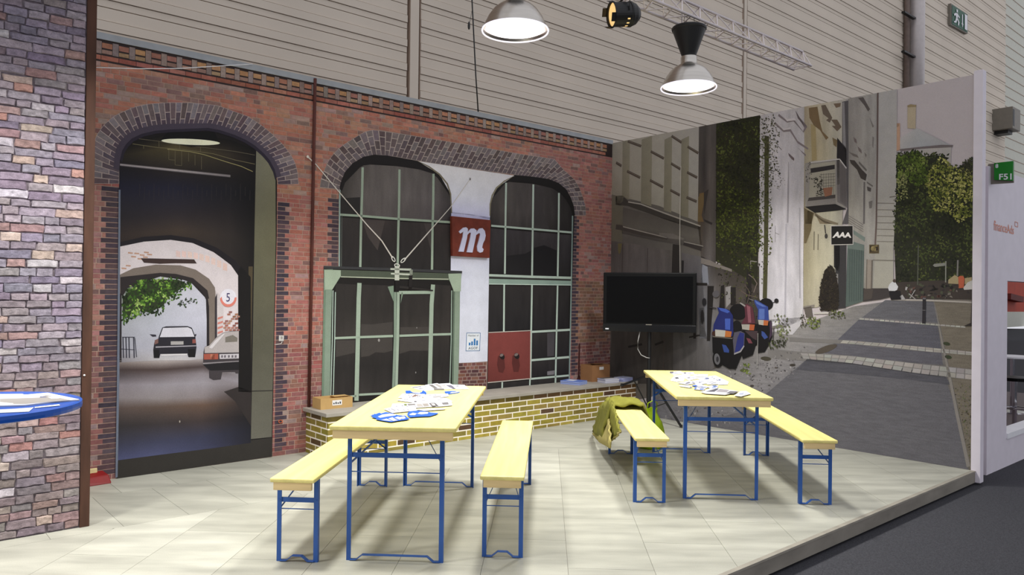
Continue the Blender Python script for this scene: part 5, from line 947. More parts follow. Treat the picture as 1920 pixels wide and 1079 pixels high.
#==ENDB==
# ------------------------------------------------------------------ low brick bench along the facade
ZL = .42; NBF = -6.102
bb = MB().box(3.135, SB, NA, NBF - .004, 0, ZL - .034, frame_mat(0, 0, 0)).build('brick_bench', GROUT)
tag(bb, 'long low bench of olive yellow bricks with a grey slab along the brick front', 'bench')
MB().box(3.10, SB, NA, NBF + .03, ZL - .034, ZL, frame_mat(0, 0, 0)).build('slab', LEDGE, bb, bevel=.003, label='grey stone seat slab')
YB = mat('olive_brick', source='obj', rough=.5, noise=.16, nscale=(14, 14, 20), spec=.4)
ubb = None
PALY = [(150, 136, 52), (162, 146, 60), (140, 128, 52), (156, 138, 48), (150, 132, 66), (136, 122, 58)]
r = 0; zt = ZL - .036; PITCHB = .0587
while zt > .008:
    z0 = max(zt - PITCHB + .0135, .002); s = 3.135 + (.105 if r % 2 else .0)
    if r % 2: s -= .207
    while s < SB - .02:
        a, b = max(s, 3.137), min(s + .207 - .0135, SB - .002)
        if b - a > .02:
            c = random.choice(PALY)
            if random.random() < .07: c = (84, 62, 44)
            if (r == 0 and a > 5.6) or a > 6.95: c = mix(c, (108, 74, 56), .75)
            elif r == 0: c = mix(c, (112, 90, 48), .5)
            o = bpy.data.objects.new('brick', bdat) if ubb is None else ubb.copy()
            if ubb is None:
                md = bdat.copy(); md.materials.clear(); md.materials.append(YB); o.data = md; ubb = o
            link(o, bb); o.matrix_local = frame_mat(a, NBF - .006, z0) @ Matrix.Diagonal((b - a, .0035, zt - z0, 1)); o.color = lin(jit(c, 7))
        s += .207
    n = NA + (.0 if r % 2 else -.10)
    while n < NBF - .01:
        a, b = max(n, NA + .004), min(n + .207 - .0135, NBF - .002)
        if b - a > .02:
            c = random.choice(PALY)
            if random.random() < .16: c = (78, 60, 44)
            o = ubb.copy(); link(o, bb); o.matrix_local = frame_mat(3.1335, a, z0) @ Matrix.Diagonal((.0035, b - a, zt - z0, 1)); o.color = lin(jit(mix(c, (110, 100, 40), .3), 7))
        n += .207
    zt -= PITCHB; r += 1
# ------------------------------------------------------------------ beer tables and benches
TL_, BL_ = 1.836, 1.836
def set_parts(root, Wd, L, H, leg_span, leg_w, cross_z, rod_z, slab=.026, apron=.046, table=True):
    top = MB().box(-Wd / 2, Wd / 2, -L / 2, L / 2, H - slab, H).build('tabletop' if table else 'seat', WOOD, root, bevel=.007, seg=2)
    for sg_ in (-1, 1):
        y0 = sg_ * (L / 2 - .028); MB().box(-Wd / 2 + .018, Wd / 2 - .018, min(y0, y0 + sg_ * .022), max(y0, y0 + sg_ * .022), H - slab - apron, H - slab + .002).build('end_batten', WOODE, root, bevel=.002)
    for sg_ in (-1, 1):
        ty = sg_ * (L / 2 - .30); MB().box(-Wd / 2 + .04, Wd / 2 - .04, ty - .02, ty + .02, H - slab - .022, H - slab + .002).build('cross_batten', WOODE, root)
    t = .025
    for sg_ in (-1, 1):
        y = sg_ * leg_span / 2
        for sx in (-1, 1):
            x = sx * (leg_w / 2)
            mb = MB(); mb.box(min(x, x - sx * t), max(x, x - sx * t), y - .002 if sg_ > 0 else y - .002, y + .002, .0, H - slab - .002)
            mb.box(min(x, x - sx * .004), max(x, x - sx * .004), min(y, y - sg_ * t), max(y, y - sg_ * t), .0, H - slab - .002)
            lg = mb.build('leg', BLUE, root)
            rv = MB().tube([(x - sx * t / 2, y + sg_ * .001, cross_z), (x - sx * t / 2, y + sg_ * .005, cross_z)], .006, 8).build('rivet', BLUE, lg)
        i = leg_w / 2
        MB().box(-i + t * .6, i - t * .6, y - sg_ * .006 - .002, y - sg_ * .006 + .002, cross_z - .0135, cross_z + .0135).build('crossbar', BLUE, root)
        MB().tube([(-i + .01, y - sg_ * .01, rod_z), (i - .01, y - sg_ * .01, rod_z)], .003, 8).build('rod', BLUE, root)
        a, h = i - .02, .028
        P = [(-a, y, .006), (-a + .035, y, .006), (-a + .07, y, .034), (a - .07, y, .034), (a - .035, y, .006), (a, y, .006)]
        fb = MB()
        for p, q in zip(P, P[1:]): fb.bar(p, q, .026, .004, Vector((0, 0, 1)) if p[2] == q[2] else Vector((0, 0, 1)))
        fb.build('foot_bar', BLUE, root)
        for sx in (-1, 1):
            MB().bar((sx * (i - .012), y - sg_ * .012, cross_z - .05), (sx * i * .22, y - sg_ * (.34 if table else .26), H - slab - .012), .018 if table else .012, .004, Vector((sx, 0, .3))).build('brace', BLUE, root)
def beer_table(x, y, yaw, label):
    r = thing('beer_table', label, 'table', (x, y, 0), -yaw, 'folding beer tables'); set_parts(r, .70, TL_, .771, 1.626, .546, .59, .495); return r
def beer_bench(x, y, yaw, label):
    r = thing('beer_bench', label, 'bench', (x, y, 0), -yaw, 'folding beer benches'); set_parts(r, .248, BL_, .4844, 1.6405, .2335, .342, .29, slab=.024, apron=.042, table=False); return r
T1 = beer_table(-.5953, 5.0111, .0538, 'folding pine beer table on blue legs with blue splash flyers on top')
T2 = beer_table(1.5942, 6.3596, .046, 'folding pine beer table on blue legs with white leaflets, in front of the television')
beer_bench(-1.1202, 4.999, .0705, 'pine beer bench with blue legs on the gateway side of the splash-flyer table')
beer_bench(.0072, 5.1044, .0549, 'pine beer bench with blue legs standing alone in front of the brick bench')
B3 = beer_bench(1.0269, 6.2624, .0176, 'pine beer bench with blue legs under the olive jacket')
beer_bench(2.2639, 6.26, .0621, 'pine beer bench with blue legs in front of the printed asphalt')
# ------------------------------------------------------------------ printed matter on the tables
fz = {}
def flyer(name, quad, z, col, label, group, cat='flyer', patches=(), th=.0005, pcol=(236, 236, 240)):
    key = (group,); fz[key] = fz.get(key, 0) + .00045
    zz = z + .0004 + fz[key]
    P = [on_z(x, y, zz) for x, y in quad]; c = sum(P, Vector()) / len(P)
    o = bpy.data.objects.new(name, None); link(o); o.location = (c.x, c.y, zz - .0004); tag(o, label, cat, group)
    base = Vector((c.x, c.y, zz - .0004))
    sh = MB().hexa([p - base - Vector((0, 0, zz - z - .0005)) for p in P] if fz[key] < .0006 else [p - base for p in P], [p - base + Vector((0, 0, th)) for p in P]).build('sheet', PAPER, o); sh.color = lin(col)
    for i, (pts, pc) in enumerate(patches):
        Q = [on_z(x, y, zz) - base + Vector((0, 0, th + .00012 + .00005 * i)) for x, y in pts]
        q = ob('print', Q, [tuple(range(len(Q)))], PAPER, o); q.color = lin(mix(pc, (0, 0, 0), .12) if max(pc) < 200 else pc)
    if cat == 'flyer' and 'splash' not in name and len(quad) < 7:
        q4 = [quad[0], quad[1], quad[len(quad) // 2 + (len(quad) > 4)] if len(quad) > 3 else quad[2], quad[-1]]; V_ = []; F_ = []; rl = random.Random(int(quad[0][0] * 7))
        for i in range(9):
            u0 = rl.uniform(.1, .7); v0 = rl.uniform(.12, .85); w_ = rl.uniform(.06, .25); b_ = len(V_)
            for a_, c_ in ((u0, v0), (u0 + w_, v0), (u0 + w_, v0 + .05), (u0, v0 + .05)):
                x, y = quadmap(q4, min(a_, .92), c_); V_.append(on_z(x, y, zz) - base + Vector((0, 0, th + .0001)))
            F_.append((b_, b_ + 1, b_ + 2, b_ + 3))
        q = ob('print_lines', V_, F_, PAPER, o, kind='stuff'); q.color = lin((104, 102, 112))
    return o
u6 = CRP(660, 700, 7.385)
Z1 = .771
WH = (192, 192, 198); BLU = (34, 84, 178); GY = (122, 118, 116); DG = (64, 60, 60)
def rowp(x0, x1, y0, y1, n, cols, sk=8):
    out = []; w = (x1 - x0) / n
    for i in range(n):
        a = x0 + i * w; out.append((u6((a + 2, y0), (a + w - 4, y0), (a + w - 4 + sk, y1), (a + 2 + sk, y1)), random.choice(cols)))
    return out
G1 = 'leaflets on the left beer table'
flyer('leaflet', u6((800, 195), (1050, 165), (1250, 225), (990, 250)), Z1, WH, 'white leaflet under the fan of sheets on the splash-flyer table', G1, patches=[(u6((830, 200), (950, 186), (960, 190), (845, 206)), DG)])
flyer('leaflet', u6((1010, 165), (1180, 140), (1370, 215), (1180, 235)), Z1, WH, 'white leaflet with striped pictures fanned on the splash-flyer table', G1, patches=[(u6((1060, 165), (1110, 160), (1190, 210), (1140, 215)), GY), (u6((1140, 155), (1180, 150), (1260, 205), (1220, 210)), (170, 164, 160)), (u6((1130, 215), (1270, 215), (1280, 235), (1140, 238)), (120, 116, 112))])
flyer('leaflet', u6((1180, 150), (1350, 140), (1500, 215), (1330, 225)), Z1, WH, 'white leaflet with a dark picture fanned on the splash-flyer table', G1, patches=[(u6((1300, 170), (1360, 168), (1480, 215), (1400, 222)), (112, 108, 122)), (u6((1210, 160), (1260, 158), (1330, 200), (1290, 205)), (190, 186, 184))])
flyer('leaflet', u6((1370, 160), (1560, 165), (1620, 225), (1440, 225)), Z1, WH, 'plain white leaflet at the far end of the splash-flyer table', G1)
flyer('splash_flyer', u6((740, 245), (805, 243), (830, 262), (960, 268), (985, 240), (1030, 268), (1030, 292), (930, 290), (820, 275), (745, 290)), Z1, BLU, 'ragged blue flyer with a square end on the splash-flyer table', G1, patches=[(u6((830, 262), (950, 270), (940, 284), (845, 275)), WH)])
flyer('splash_flyer', u6((1280, 255), (1400, 248), (1500, 262), (1470, 275), (1330, 295), (1290, 275)), Z1, BLU, 'small blue flyer at the far end of the splash-flyer table', G1, patches=[(u6((1380, 262), (1490, 262), (1440, 275), (1350, 282)), WH)])
flyer('leaflet', u6((640, 345), (700, 285), (1010, 290), (960, 360)), Z1, WH, 'white leaflet with a brown picture corner on the splash-flyer table', G1, patches=[(u6((820, 340), (860, 305), (930, 305), (880, 325)), (124, 96, 84)), (u6((760, 320), (800, 318), (810, 322), (770, 326)), (190, 186, 186))])
flyer('leaflet', u6((960, 300), (1330, 285), (1340, 325), (1010, 370)), Z1, WH, 'white leaflet with grey pictures across the splash-flyer table', G1, patches=[(u6((1120, 325), (1240, 312), (1230, 335), (1130, 345)), (164, 160, 158)), (u6((900, 355), (1080, 355), (1080, 380), (905, 382)), (150, 146, 142)), (u6((1180, 350), (1290, 345), (1320, 362), (1230, 366)), (132, 128, 126))])
flyer('leaflet', u6((620, 380), (700, 350), (1300, 345), (1400, 395), (900, 420)), Z1, WH, 'long white folded leaflet on the splash-flyer table', G1, patches=[(u6((860, 390), (890, 388), (895, 402), (865, 404)), DG), (u6((1180, 372), (1330, 366), (1335, 370), (1185, 377)), GY)])
flyer('leaflet', u6((540, 480), (560, 425), (1060, 410), (1160, 465), (800, 490)), Z1, WH, 'white brochure page with small photos on the splash-flyer table', G1, patches=[(u6((715, 430), (755, 425), (765, 450), (730, 458)), (120, 130, 82)), (u6((765, 430), (870, 425), (880, 445), (780, 452)), (126, 122, 120)), (u6((890, 430), (960, 426), (990, 465), (910, 470)), (170, 164, 160)), (u6((970, 425), (1050, 422), (1070, 462), (1000, 466)), (156, 148, 142))])
flyer('leaflet', u6((1060, 410), (1380, 395), (1390, 450), (1160, 470)), Z1, WH, 'white brochure page with dark photos on the splash-flyer table', G1, patches=[(u6((1065, 418), (1150, 414), (1205, 462), (1110, 470)), (96, 92, 92)), (u6((1240, 412), (1330, 405), (1340, 435), (1260, 440)), (118, 114, 114)), (u6((1090, 425), (1140, 422), (1160, 450), (1120, 452)), (190, 186, 186))])
flyer('leaflet', u6((440, 500), (520, 480), (880, 480), (900, 520), (560, 555)), Z1, WH, 'white leaflet with scribbled lines on the splash-flyer table', G1, patches=[(u6((x, 500), (x + 14, 498), (x + 40, 530), (x + 30, 532)), (150, 148, 156)) for x in (500, 560, 620, 700, 760)])
flyer('leaflet', u6((860, 500), (1130, 490), (1310, 490), (1280, 505), (1000, 525)), Z1, WH, 'narrow white leaflet beside the blue splashes', G1, patches=[(u6((1130, 498), (1305, 490), (1300, 496), (1140, 504)), (160, 156, 172))])
flyer('splash_flyer', u6((765, 560), (790, 535), (900, 520), (1060, 535), (1090, 548), (1200, 553), (1180, 568), (1080, 600), (930, 605), (800, 615), (770, 590)), Z1, BLU, 'long blue splash flyer with white clouds on the beer table', G1, cat='flyer', patches=[(u6((790, 575), (840, 550), (900, 560), (870, 585), (810, 585)), WH), (u6((900, 565), (940, 540), (1060, 540), (1050, 565), (960, 575)), WH)])
flyer('splash_flyer', u6((245, 585), (300, 575), (310, 562), (330, 568), (380, 548), (400, 560), (470, 540), (560, 558), (640, 585), (740, 590), (760, 612), (800, 632), (760, 648), (640, 662), (540, 680), (400, 658), (320, 642), (345, 630), (265, 612), (290, 598)), Z1, BLU, 'spiky blue splash flyer with white fist shapes on the beer table', G1, patches=[(u6((355, 605), (420, 575), (520, 562), (620, 572), (600, 590), (480, 605), (390, 622)), WH), (u6((400, 652), (480, 632), (510, 645), (555, 668)), WH), (u6((500, 632), (560, 612), (600, 640), (640, 656), (570, 666)), WH), (u6((585, 620), (640, 602), (690, 635), (660, 650)), WH), (u6((650, 610), (730, 602), (745, 628), (700, 640)), WH), (u6((690, 590), (750, 580), (755, 588), (700, 598)), WH)])
v6 = CRP(1220, 680, 8.727); G2 = 'leaflets on the right beer table'
LBS = ['white leaflet with a navy square at the far edge of the spread', 'white leaflet with a small mark beside the navy-square leaflet', 'blank white leaflet behind the curled sheet of the spread', 'blank white leaflet at the far side of the spread', 'curled white sheet with a grey scribble at the bench-side edge of the spread', 'white leaflet with a dark dot in the middle of the spread', 'white leaflet with a dark blot beside the blank one', 'long white leaflet pointing to the street-side table edge', 'white leaflet with a slanted grey picture in the spread', 'white leaflet with a grey crescent picture in the spread', 'white leaflet with a curved grey stripe in the spread', 'small separate white card lying on bare wood by the spread', 'white leaflet with two blue patches in the spread', 'white leaflet with two blue corners by the open magazine', 'white leaflet with large blue shapes touching the open magazine']
rr = random.Random(3)
for i, (q_, pts) in enumerate((
    (((300, 160), (480, 140), (560, 180), (380, 205)), [((310, 152), (370, 150), (372, 178), (318, 180))]),
    (((480, 165), (700, 160), (720, 200), (520, 205)), [((540, 168), (575, 166), (580, 182), (548, 184))]),
    (((360, 215), (600, 195), (700, 235), (460, 260)), []),
    (((700, 190), (940, 195), (930, 235), (720, 240)), []),
    (((320, 300), (370, 235), (560, 235), (540, 310), (420, 320)), [((390, 250), (440, 244), (470, 262), (420, 270))]),
    (((540, 250), (700, 215), (760, 270), (620, 300)), [((600, 242), (640, 240), (645, 262), (605, 264))]),
    (((720, 250), (960, 235), (1060, 290), (860, 310)), [((890, 258), (950, 256), (955, 274), (900, 275))]),
    (((950, 225), (1060, 215), (1280, 320), (1260, 365), (1110, 370)), [((1110, 282), (1140, 280), (1145, 296), (1116, 297))]),
    (((620, 310), (860, 280), (980, 340), (760, 370)), [((640, 322), (690, 315), (740, 345), (690, 352))]),
    (((860, 300), (1060, 290), (1110, 360), (930, 365)), [((980, 345), (1040, 320), (1080, 325), (1030, 348))]),
    (((430, 340), (640, 300), (700, 350), (600, 365)), [((560, 345), (640, 320), (650, 335), (590, 356))]),
    (((460, 370), (620, 375), (690, 405), (650, 420), (480, 395)), [((640, 400), (670, 398), (665, 414), (640, 414))]),
    (((660, 375), (800, 350), (960, 405), (900, 425)), []),
    (((700, 440), (740, 400), (900, 430), (860, 460)), []),
    (((930, 400), (1000, 375), (1110, 380), (1080, 440), (980, 440)), []))):
    gl = [(v6(*p), rr.choice([(70, 80, 130), (112, 110, 124), (60, 58, 64), (150, 148, 156)])) for p in pts]
    if i in (9,): gl = [(v6((985, 345), (1080, 325), (1070, 335), (1000, 350)), (110, 108, 118))]
    if i == 12: gl = [(v6((670, 378), (740, 370), (770, 392), (720, 398)), (56, 96, 180)), (v6((780, 395), (900, 405), (940, 412), (850, 412)), (90, 112, 176))]
    if i == 13: gl = [(v6((705, 438), (735, 408), (760, 410), (735, 442)), (66, 104, 186)), (v6((800, 432), (860, 430), (870, 446), (810, 450)), (70, 104, 180))]
    if i == 14: gl = [(v6((1000, 382), (1060, 376), (1100, 395), (1040, 405)), (58, 96, 172)), (v6((1010, 410), (1080, 412), (1050, 432), (1000, 430)), (90, 120, 184))]
    flyer('leaflet', v6(*q_), Z1, jit((190, 191, 200), 6), LBS[i], G2, patches=gl)
flyer('magazine', v6((815, 490), (990, 430), (1120, 430), (1450, 480), (1220, 535), (900, 515)), Z1, (196, 196, 204), 'open magazine with a grey photo on the beer table by the television', G2, cat='magazine', patches=[(v6((900, 485), (1080, 432), (1118, 440), (1040, 490)), (88, 86, 94)), (v6((1060, 488), (1130, 440), (1290, 460), (1240, 500)), (160, 154, 158)), (v6((1230, 515), (1300, 475), (1445, 482), (1350, 520)), (112, 108, 112))], th=.003)
flyer('leaflet', v6((1360, 545), (1470, 470), (1560, 468), (1640, 515), (1480, 560)), Z1, (196, 198, 206), 'white leaflet at the near corner of the beer table by the television', G2, patches=[(v6((1440, 520), (1520, 500), (1530, 508), (1460, 530)), (150, 158, 190))])
# ------------------------------------------------------------------ round blue standing table cut by the frame
ct = on_z(-62, 759, 1.10)
bt = thing('standing_table', 'round blue standing table with magazines beside the rough brick panel', 'table', (ct.x, ct.y, 0))
MB().lathe([(.0001, 1.07), (.33, 1.07), (.349, 1.075), (.35, 1.085), (.349, 1.097), (.34, 1.10), (.0001, 1.10)], 64).build('tabletop', BLUET, bt, smooth=False)
MB().tube([(0, 0, .03), (0, 0, 1.07)], .03, 16).build('column', CHROME, bt)
MB().lathe([(.0001, 0), (.22, 0), (.22, .012), (.05, .03), (.0001, .03)], 40).build('base', CHROME, bt)
w6 = CRP(0, 700, 8.3); G3 = 'print on the standing table'
flyer('magazine', w6((-500, 360), (0, 345), (430, 350), (740, 322), (1240, 428), (850, 458), (400, 512), (-500, 540)), 1.10, (206, 208, 216), 'grey and white magazine on the round blue table', G3, cat='magazine', th=.004, patches=[(w6((430, 350), (740, 322), (1240, 428), (1000, 402), (740, 338), (450, 366)), (244, 246, 250)), (w6((0, 420), (600, 400), (720, 360), (930, 405), (1100, 440), (400, 500), (0, 500)), (172, 166, 160)), (w6((740, 388), (830, 384), (930, 410), (800, 416)), (226, 226, 230)), (w6((620, 380), (720, 382), (725, 398), (625, 402)), (120, 124, 150)), (w6((0, 345), (350, 340), (400, 370), (300, 400), (0, 415)), (222, 224, 232)), (w6((0, 470), (210, 490), (200, 512), (0, 512)), (216, 214, 210))])
flyer('leaflet', w6((-300, 585), (0, 570), (200, 560), (525, 536), (450, 602), (0, 622)), 1.10, (214, 216, 224), 'grey and white leaflet at the rim of the round blue table', G3, patches=[(w6((180, 605), (400, 570), (525, 536), (450, 602)), (240, 241, 244))])
flyer('leaflet', w6((540, 530), (920, 487), (932, 506), (540, 545)), 1.10, (240, 241, 244), 'thin white leaflet at the rim of the round blue table', G3)
# ------------------------------------------------------------------ cartons and stacks on the slab
def zat(P, x, y): v = ray(x, y); return CAM_H + v.z * math.hypot(P.x, P.y) / math.hypot(v.x, v.y)
def carton(a, b, c_, h, label, m_, lab=None, flap=True):
    """a = front corner, b = end of the long side, c_ = end of the short side, all on the slab"""
    o = thing('carton', label, 'box', tuple(a)); ex = (b - a); ey = (c_ - a); L, D = ex.length, ey.length; ex.normalize(); ey.normalize()
    M = Matrix((ex, ey, Vector((0, 0, 1)))).transposed().to_4x4(); t = .005
    mb = MB().box(0, L, 0, t, 0, h, M).box(0, L, D - t, D, 0, h, M).box(0, t, t, D - t, 0, h, M).box(L - t, L, t, D - t, 0, h, M).box(t, L - t, t, D - t, 0, t, M)
    mb.build('body', m_, o)
    if flap: MB().box(L * .55, L - .004, D - .09, D, h - .003, h, M).build('flap', m_, o)
    if lab: MB().box(lab[0] * L, lab[1] * L, -.001, 0, lab[2] * h, lab[3] * h, M).build('label', PAPER, o).color = lin((226, 224, 222))
    return o, M, L, D
a = on_z(601, 769.3, ZL); b = on_z(661, 763.5, ZL); cc = on_z(583, 765, ZL)
n_ = (b - a).normalized(); per = Vector((-n_.y, n_.x, 0)); cc = a + per * max(.16, min(.30, (cc - a).dot(per)))
h1 = zat(a, 601, 749) - ZL
o, M, L, D = carton(a, b, cc, h1, 'open tan cardboard box with a white label on the slab by the green door', CARD, (.36, .66, .30, .78))
for i in range(4): MB().box(L * (.39 + .065 * i), L * (.43 + .065 * i), -.0016, -.001, h1 * .42, h1 * (.62 if i % 2 else .55), M).build('label_print', INK, o)
a = on_z(1145, 714, ZL); a = W(a.dot(DV), max(NA + .24, a.dot(NV)), ZL); b = on_z(1175, 710.5, ZL)
a = W(6.78, -6.32, ZL)
o, M, L, D = carton(a, a + DV * .30 + NV * .02, a - NV * .20, .205, 'brown cardboard box on the slab in the corner below the television', CARDB, (.40, .64, .70, .88), flap=True)
def stack(name, label, s, n, w, d, h, rz, col, cover, group=None, pats=()):
    P = W(s, n, ZL); o = thing(name, label, 'magazines', tuple(P), -TH + math.pi / 2 + rz, group)
    k = 5
    for i in range(k):
        q = MB().box(-w / 2 + random.uniform(-.006, .006), w / 2 + random.uniform(-.006, .006), -d / 2, d / 2, i * h / k + .0002, (i + 1) * h / k).build('magazine', PAPER, o); q.color = lin(col if i % 2 else mix(col, (90, 100, 170), .35))
    q = MB().box(-w / 2, w / 2, -d / 2, d / 2, h, h + .0015).build('cover', PAPER, o); q.color = lin(cover)
    for i, (x0, x1, y0, y1, pc) in enumerate(pats):
        q = MB().box(x0, x1, y0, y1, h + .0015, h + .002).build('cover_print', PAPER, o); q.color = lin(pc)
stack('magazine_stack', 'blue edged magazine stack left of the brown box', 6.47, -6.33, .20, .26, .04, .3, (160, 176, 220), (96, 122, 190), pats=((-.05, .06, -.02, .08, (226, 228, 236)),))
stack('magazine_stack', 'fanned grey magazines in front of the brown box', 6.93, -6.19, .22, .15, .05, -.15, (214, 212, 214), (128, 124, 126), pats=((-.10, .10, -.07, -.03, (226, 224, 224)), (-.10, .10, 0, .06, (66, 62, 62))))
stack('magazine_stack', 'low lilac magazine stack at the end of the slab', 7.20, -6.185, .19, .15, .045, .05, (186, 190, 226), (206, 208, 226), pats=((-.06, .06, -.04, .04, (150, 156, 190)),))
# ------------------------------------------------------------------ television and tripod
D_TV = 8.72
tvq = [CAMP + ray(x, y) * dd for (x, y), dd in zip(((1131.5, 510.5), (1307, 512.4), (1304.5, 626), (1130.5, 620)), (8.86, 8.58, 8.58, 8.86))]
cL_ = (tvq[0] + tvq[3]) / 2; cR_ = (tvq[1] + tvq[2]) / 2; ctr = (cL_ + cR_) / 2
ex = Vector((cR_.x - cL_.x, cR_.y - cL_.y, 0)); Wt = ex.length; ex.normalize(); ey = Vector((-ex.y, ex.x, 0))
Ht = ((tvq[0].z - tvq[3].z) + (tvq[1].z - tvq[2].z)) / 2
stand = thing('tripod_stand', 'black tripod stand carrying the television', 'stand', (ctr.x + ey.x * .09, ctr.y + ey.y * .09, 0))
tv = thing('television', 'large black flat television on a tripod stand in the booth corner', 'television', (ctr.x, ctr.y, ctr.z - Ht / 2), math.atan2(ex.y, ex.x))
MB().box(-Wt / 2, Wt / 2, 0, .055, 0, Ht).build('housing', BLK, tv, bevel=.01)
MB().box(-Wt / 2 + .04, Wt / 2 - .04, -.002, .01, .10, Ht - .045).build('screen', SCRN, tv)
MB().box(-Wt / 2, Wt / 2, -.006, .002, .0, .085).build('lower_bezel', mat('gloss_black', (12, 12, 13), rough=.15, noise=0), tv, bevel=.003)
MB().box(-.035, .035, -.0075, -.005, .08, .09).build('badge', GREYB, tv)
MB().box(-Wt / 2 + .03, -Wt / 2 + .07, -.0075, -.005, .02, .035).build('energy_mark', WHITE2, tv)
MB().box(-.25, .25, .055, .085, .15, .45).build('wall_bracket', BLKM, tv)
zc = ctr.z - .2
MB().tube([(0, 0, .06), (0, 0, zc)], .02, 14).build('pole', BLKM, stand)
MB().tube([(0, 0, .25), (0, 0, .62)], .028, 14).build('collar', BLKM, stand)
MB().box(-.12, .12, -.06, .02, zc - .05, zc + .15).build('mount_plate', BLKM, stand)
rf = on_z(1282, 803, 0) - Vector(stand.location); rf.z = 0
import itertools
for ang in (0, 2.09, 4.19):
    ca_, sa_ = math.cos(ang), math.sin(ang); f = Vector((rf.x * ca_ - rf.y * sa_, rf.x * sa_ + rf.y * ca_, .012)) * .93
    if ang == 4.19: f = Vector((-.22, -.30, .012)) + Vector((-.1, .0, 0)); f = Vector((-.34, -.16, .455))
    if ang == 2.09: f = Vector((.05, .36, .012))
    lg = MB().bar((0, 0, .56), f, .026, .018).build('leg', BLKM, stand)
    MB().bar((0, 0, .16), Vector((0, 0, .56)).lerp(f, .55), .014, .01).build('strut', BLKM, stand)
    MB().lathe([(.0001, -.012), (.018, -.012), (.016, .02), (.0001, .02)], 10, Matrix.Translation(f)).build('foot', BLKM, lg)
cb = [CAMP + ray(x, y) * 8.78 for x, y in ((1200, 622), (1196, 640), (1196, 655), (1202, 666), (1212, 671), (1218, 672))]
o = MB().tube(cb, .005, 8).build('tv_cable', mat('white_cable', (190, 188, 184)), smooth=True); tag(o, 'thin white cable looping below the television', 'cable')
# ------------------------------------------------------------------ jacket on the bench, lime bag, red block
jk = thing('jacket', 'olive green jacket thrown over the end of a beer bench', 'jacket', (1.0269, 6.2624, .4844), -.0176)
NUJ, NVJ = 26, 30; V = []; Fs = []
for i in range(NUJ + 1):
    t = i / NUJ; v = .37 + .53 * t
    for j in range(NVJ + 1):
        w = -1 + 2 * j / NVJ
        lump = .060 * math.sin(math.pi * min(1, t * 1.2 + .12)) + .012 * math.sin(9 * t + 2 * w) + .008 * math.sin(23 * t)
        if w < -.45: q = (-.45 - w) / .55; u = -.132 - .03 * q; z = .014 + lump * .75 * (1 - q * .5) - .075 * q; vv = v
        elif w <= .45: q = w / .45; u = .132 * q; z = .014 + lump * (1 - .25 * q * q) + .008 * math.sin(14 * t + 5 * q); vv = v + .012 * math.sin(6 * q)
        else: q = (w - .45) / .55; u = .132 + .05 * q + .010 * math.sin(18 * t); z = .014 + lump * .75 * (1 - q) - .17 * q * (.5 + .5 * t); vv = v
        V.append((u, vv, z))
for i in range(NUJ):
    for j in range(NVJ): Fs.append((i * (NVJ + 1) + j, i * (NVJ + 1) + j + 1, (i + 1) * (NVJ + 1) + j + 1, (i + 1) * (NVJ + 1) + j))
o = ob('body', V, Fs, OLIVE, jk, smooth=True); sm = o.modifiers.new('thickness', 'SOLIDIFY'); sm.thickness = .009; sm.offset = 1
_a = .0176; _sd = Vector((math.cos(_a), -math.sin(_a), 0)); _dd = Vector((math.sin(_a), math.cos(_a), 0)); _o = Vector((1.0269, 6.2624, .4844))
jc = CRP(1090, 680, 6.346)
def flap(name, pts, material, base, flare, th=.012, bulge=.0, label=None):
    P = []
    for x, y in jc(*pts):
        u = -base - flare * max(0, (y - 752) / 90); r_ = ray(x, y); tt = (u - (CAMP - _o).dot(_sd)) / r_.dot(_sd); p = CAMP + r_ * tt - _o; P.append(Vector((p.dot(_sd), p.dot(_dd), p.z)))
    bm = bmesh.new(); f = bm.faces.new([bm.verts.new(p) for p in P]); bmesh.ops.triangulate(bm, faces=[f]); bmesh.ops.subdivide_edges(bm, edges=list(bm.edges), cuts=3, use_grid_fill=True)
    for q in bm.verts: q.co.x += .010 * math.sin(q.co.y * 55 + q.co.z * 9) + bulge
    me = bpy.data.meshes.new(name); bm.to_mesh(me); bm.free(); me.materials.append(material)
    for p in me.polygons: p.use_smooth = True
    o = bpy.data.objects.new(name, me); link(o, jk); sm = o.modifiers.new('thickness', 'SOLIDIFY'); sm.thickness = th; sm.offset = 0
    if label: o['label'] = label
flap('front_panel', ((352, 448), (300, 462), (250, 480), (215, 560), (170, 700), (132, 822), (190, 872), (243, 920), (272, 800), (308, 690), (335, 560)), OLIVE, .15, .07)
flap('lining', ((132, 822), (133, 850), (200, 930), (330, 1025), (350, 940), (340, 760), (322, 660), (308, 690), (272, 800), (243, 920), (190, 872)), LINING, .142, .066, label='khaki beige lining showing below the jacket')
flap('sleeve', ((352, 448), (335, 560), (322, 660), (340, 760), (346, 925), (400, 890), (462, 815), (440, 740), (420, 650), (395, 560), (375, 490)), OLIVE, .140, .02)
flap('hem', ((346, 925), (352, 940), (400, 906), (462, 838), (468, 822), (462, 815), (400, 890)), LINING, .139, .02)
bg = thing('carrier_bag', 'lime green carrier bag standing under the beer bench', 'bag', tuple(on_z(1220, 841, 0)))
V = []; Fs = []; rg = [(.10, 0), (.125, .03), (.13, .10), (.125, .18), (.105, .26), (.075, .32), (.055, .36), (.06, .39)]; K = 28
for i, (r_, z_) in enumerate(rg):
    for k in range(K):
        t = 2 * math.pi * k / K; q = 1 + .10 * math.sin(3 * t + i) + .05 * math.sin(7 * t + 2.3 * i); V.append((r_ * q * math.cos(t), .6 * r_ * q * math.sin(t), z_ + .012 * math.sin(5 * t + i) * (i > 0)))
for i in range(len(rg) - 1):
    for k in range(K): Fs.append((i * K + k, i * K + (k + 1) % K, (i + 1) * K + (k + 1) % K, (i + 1) * K + k))
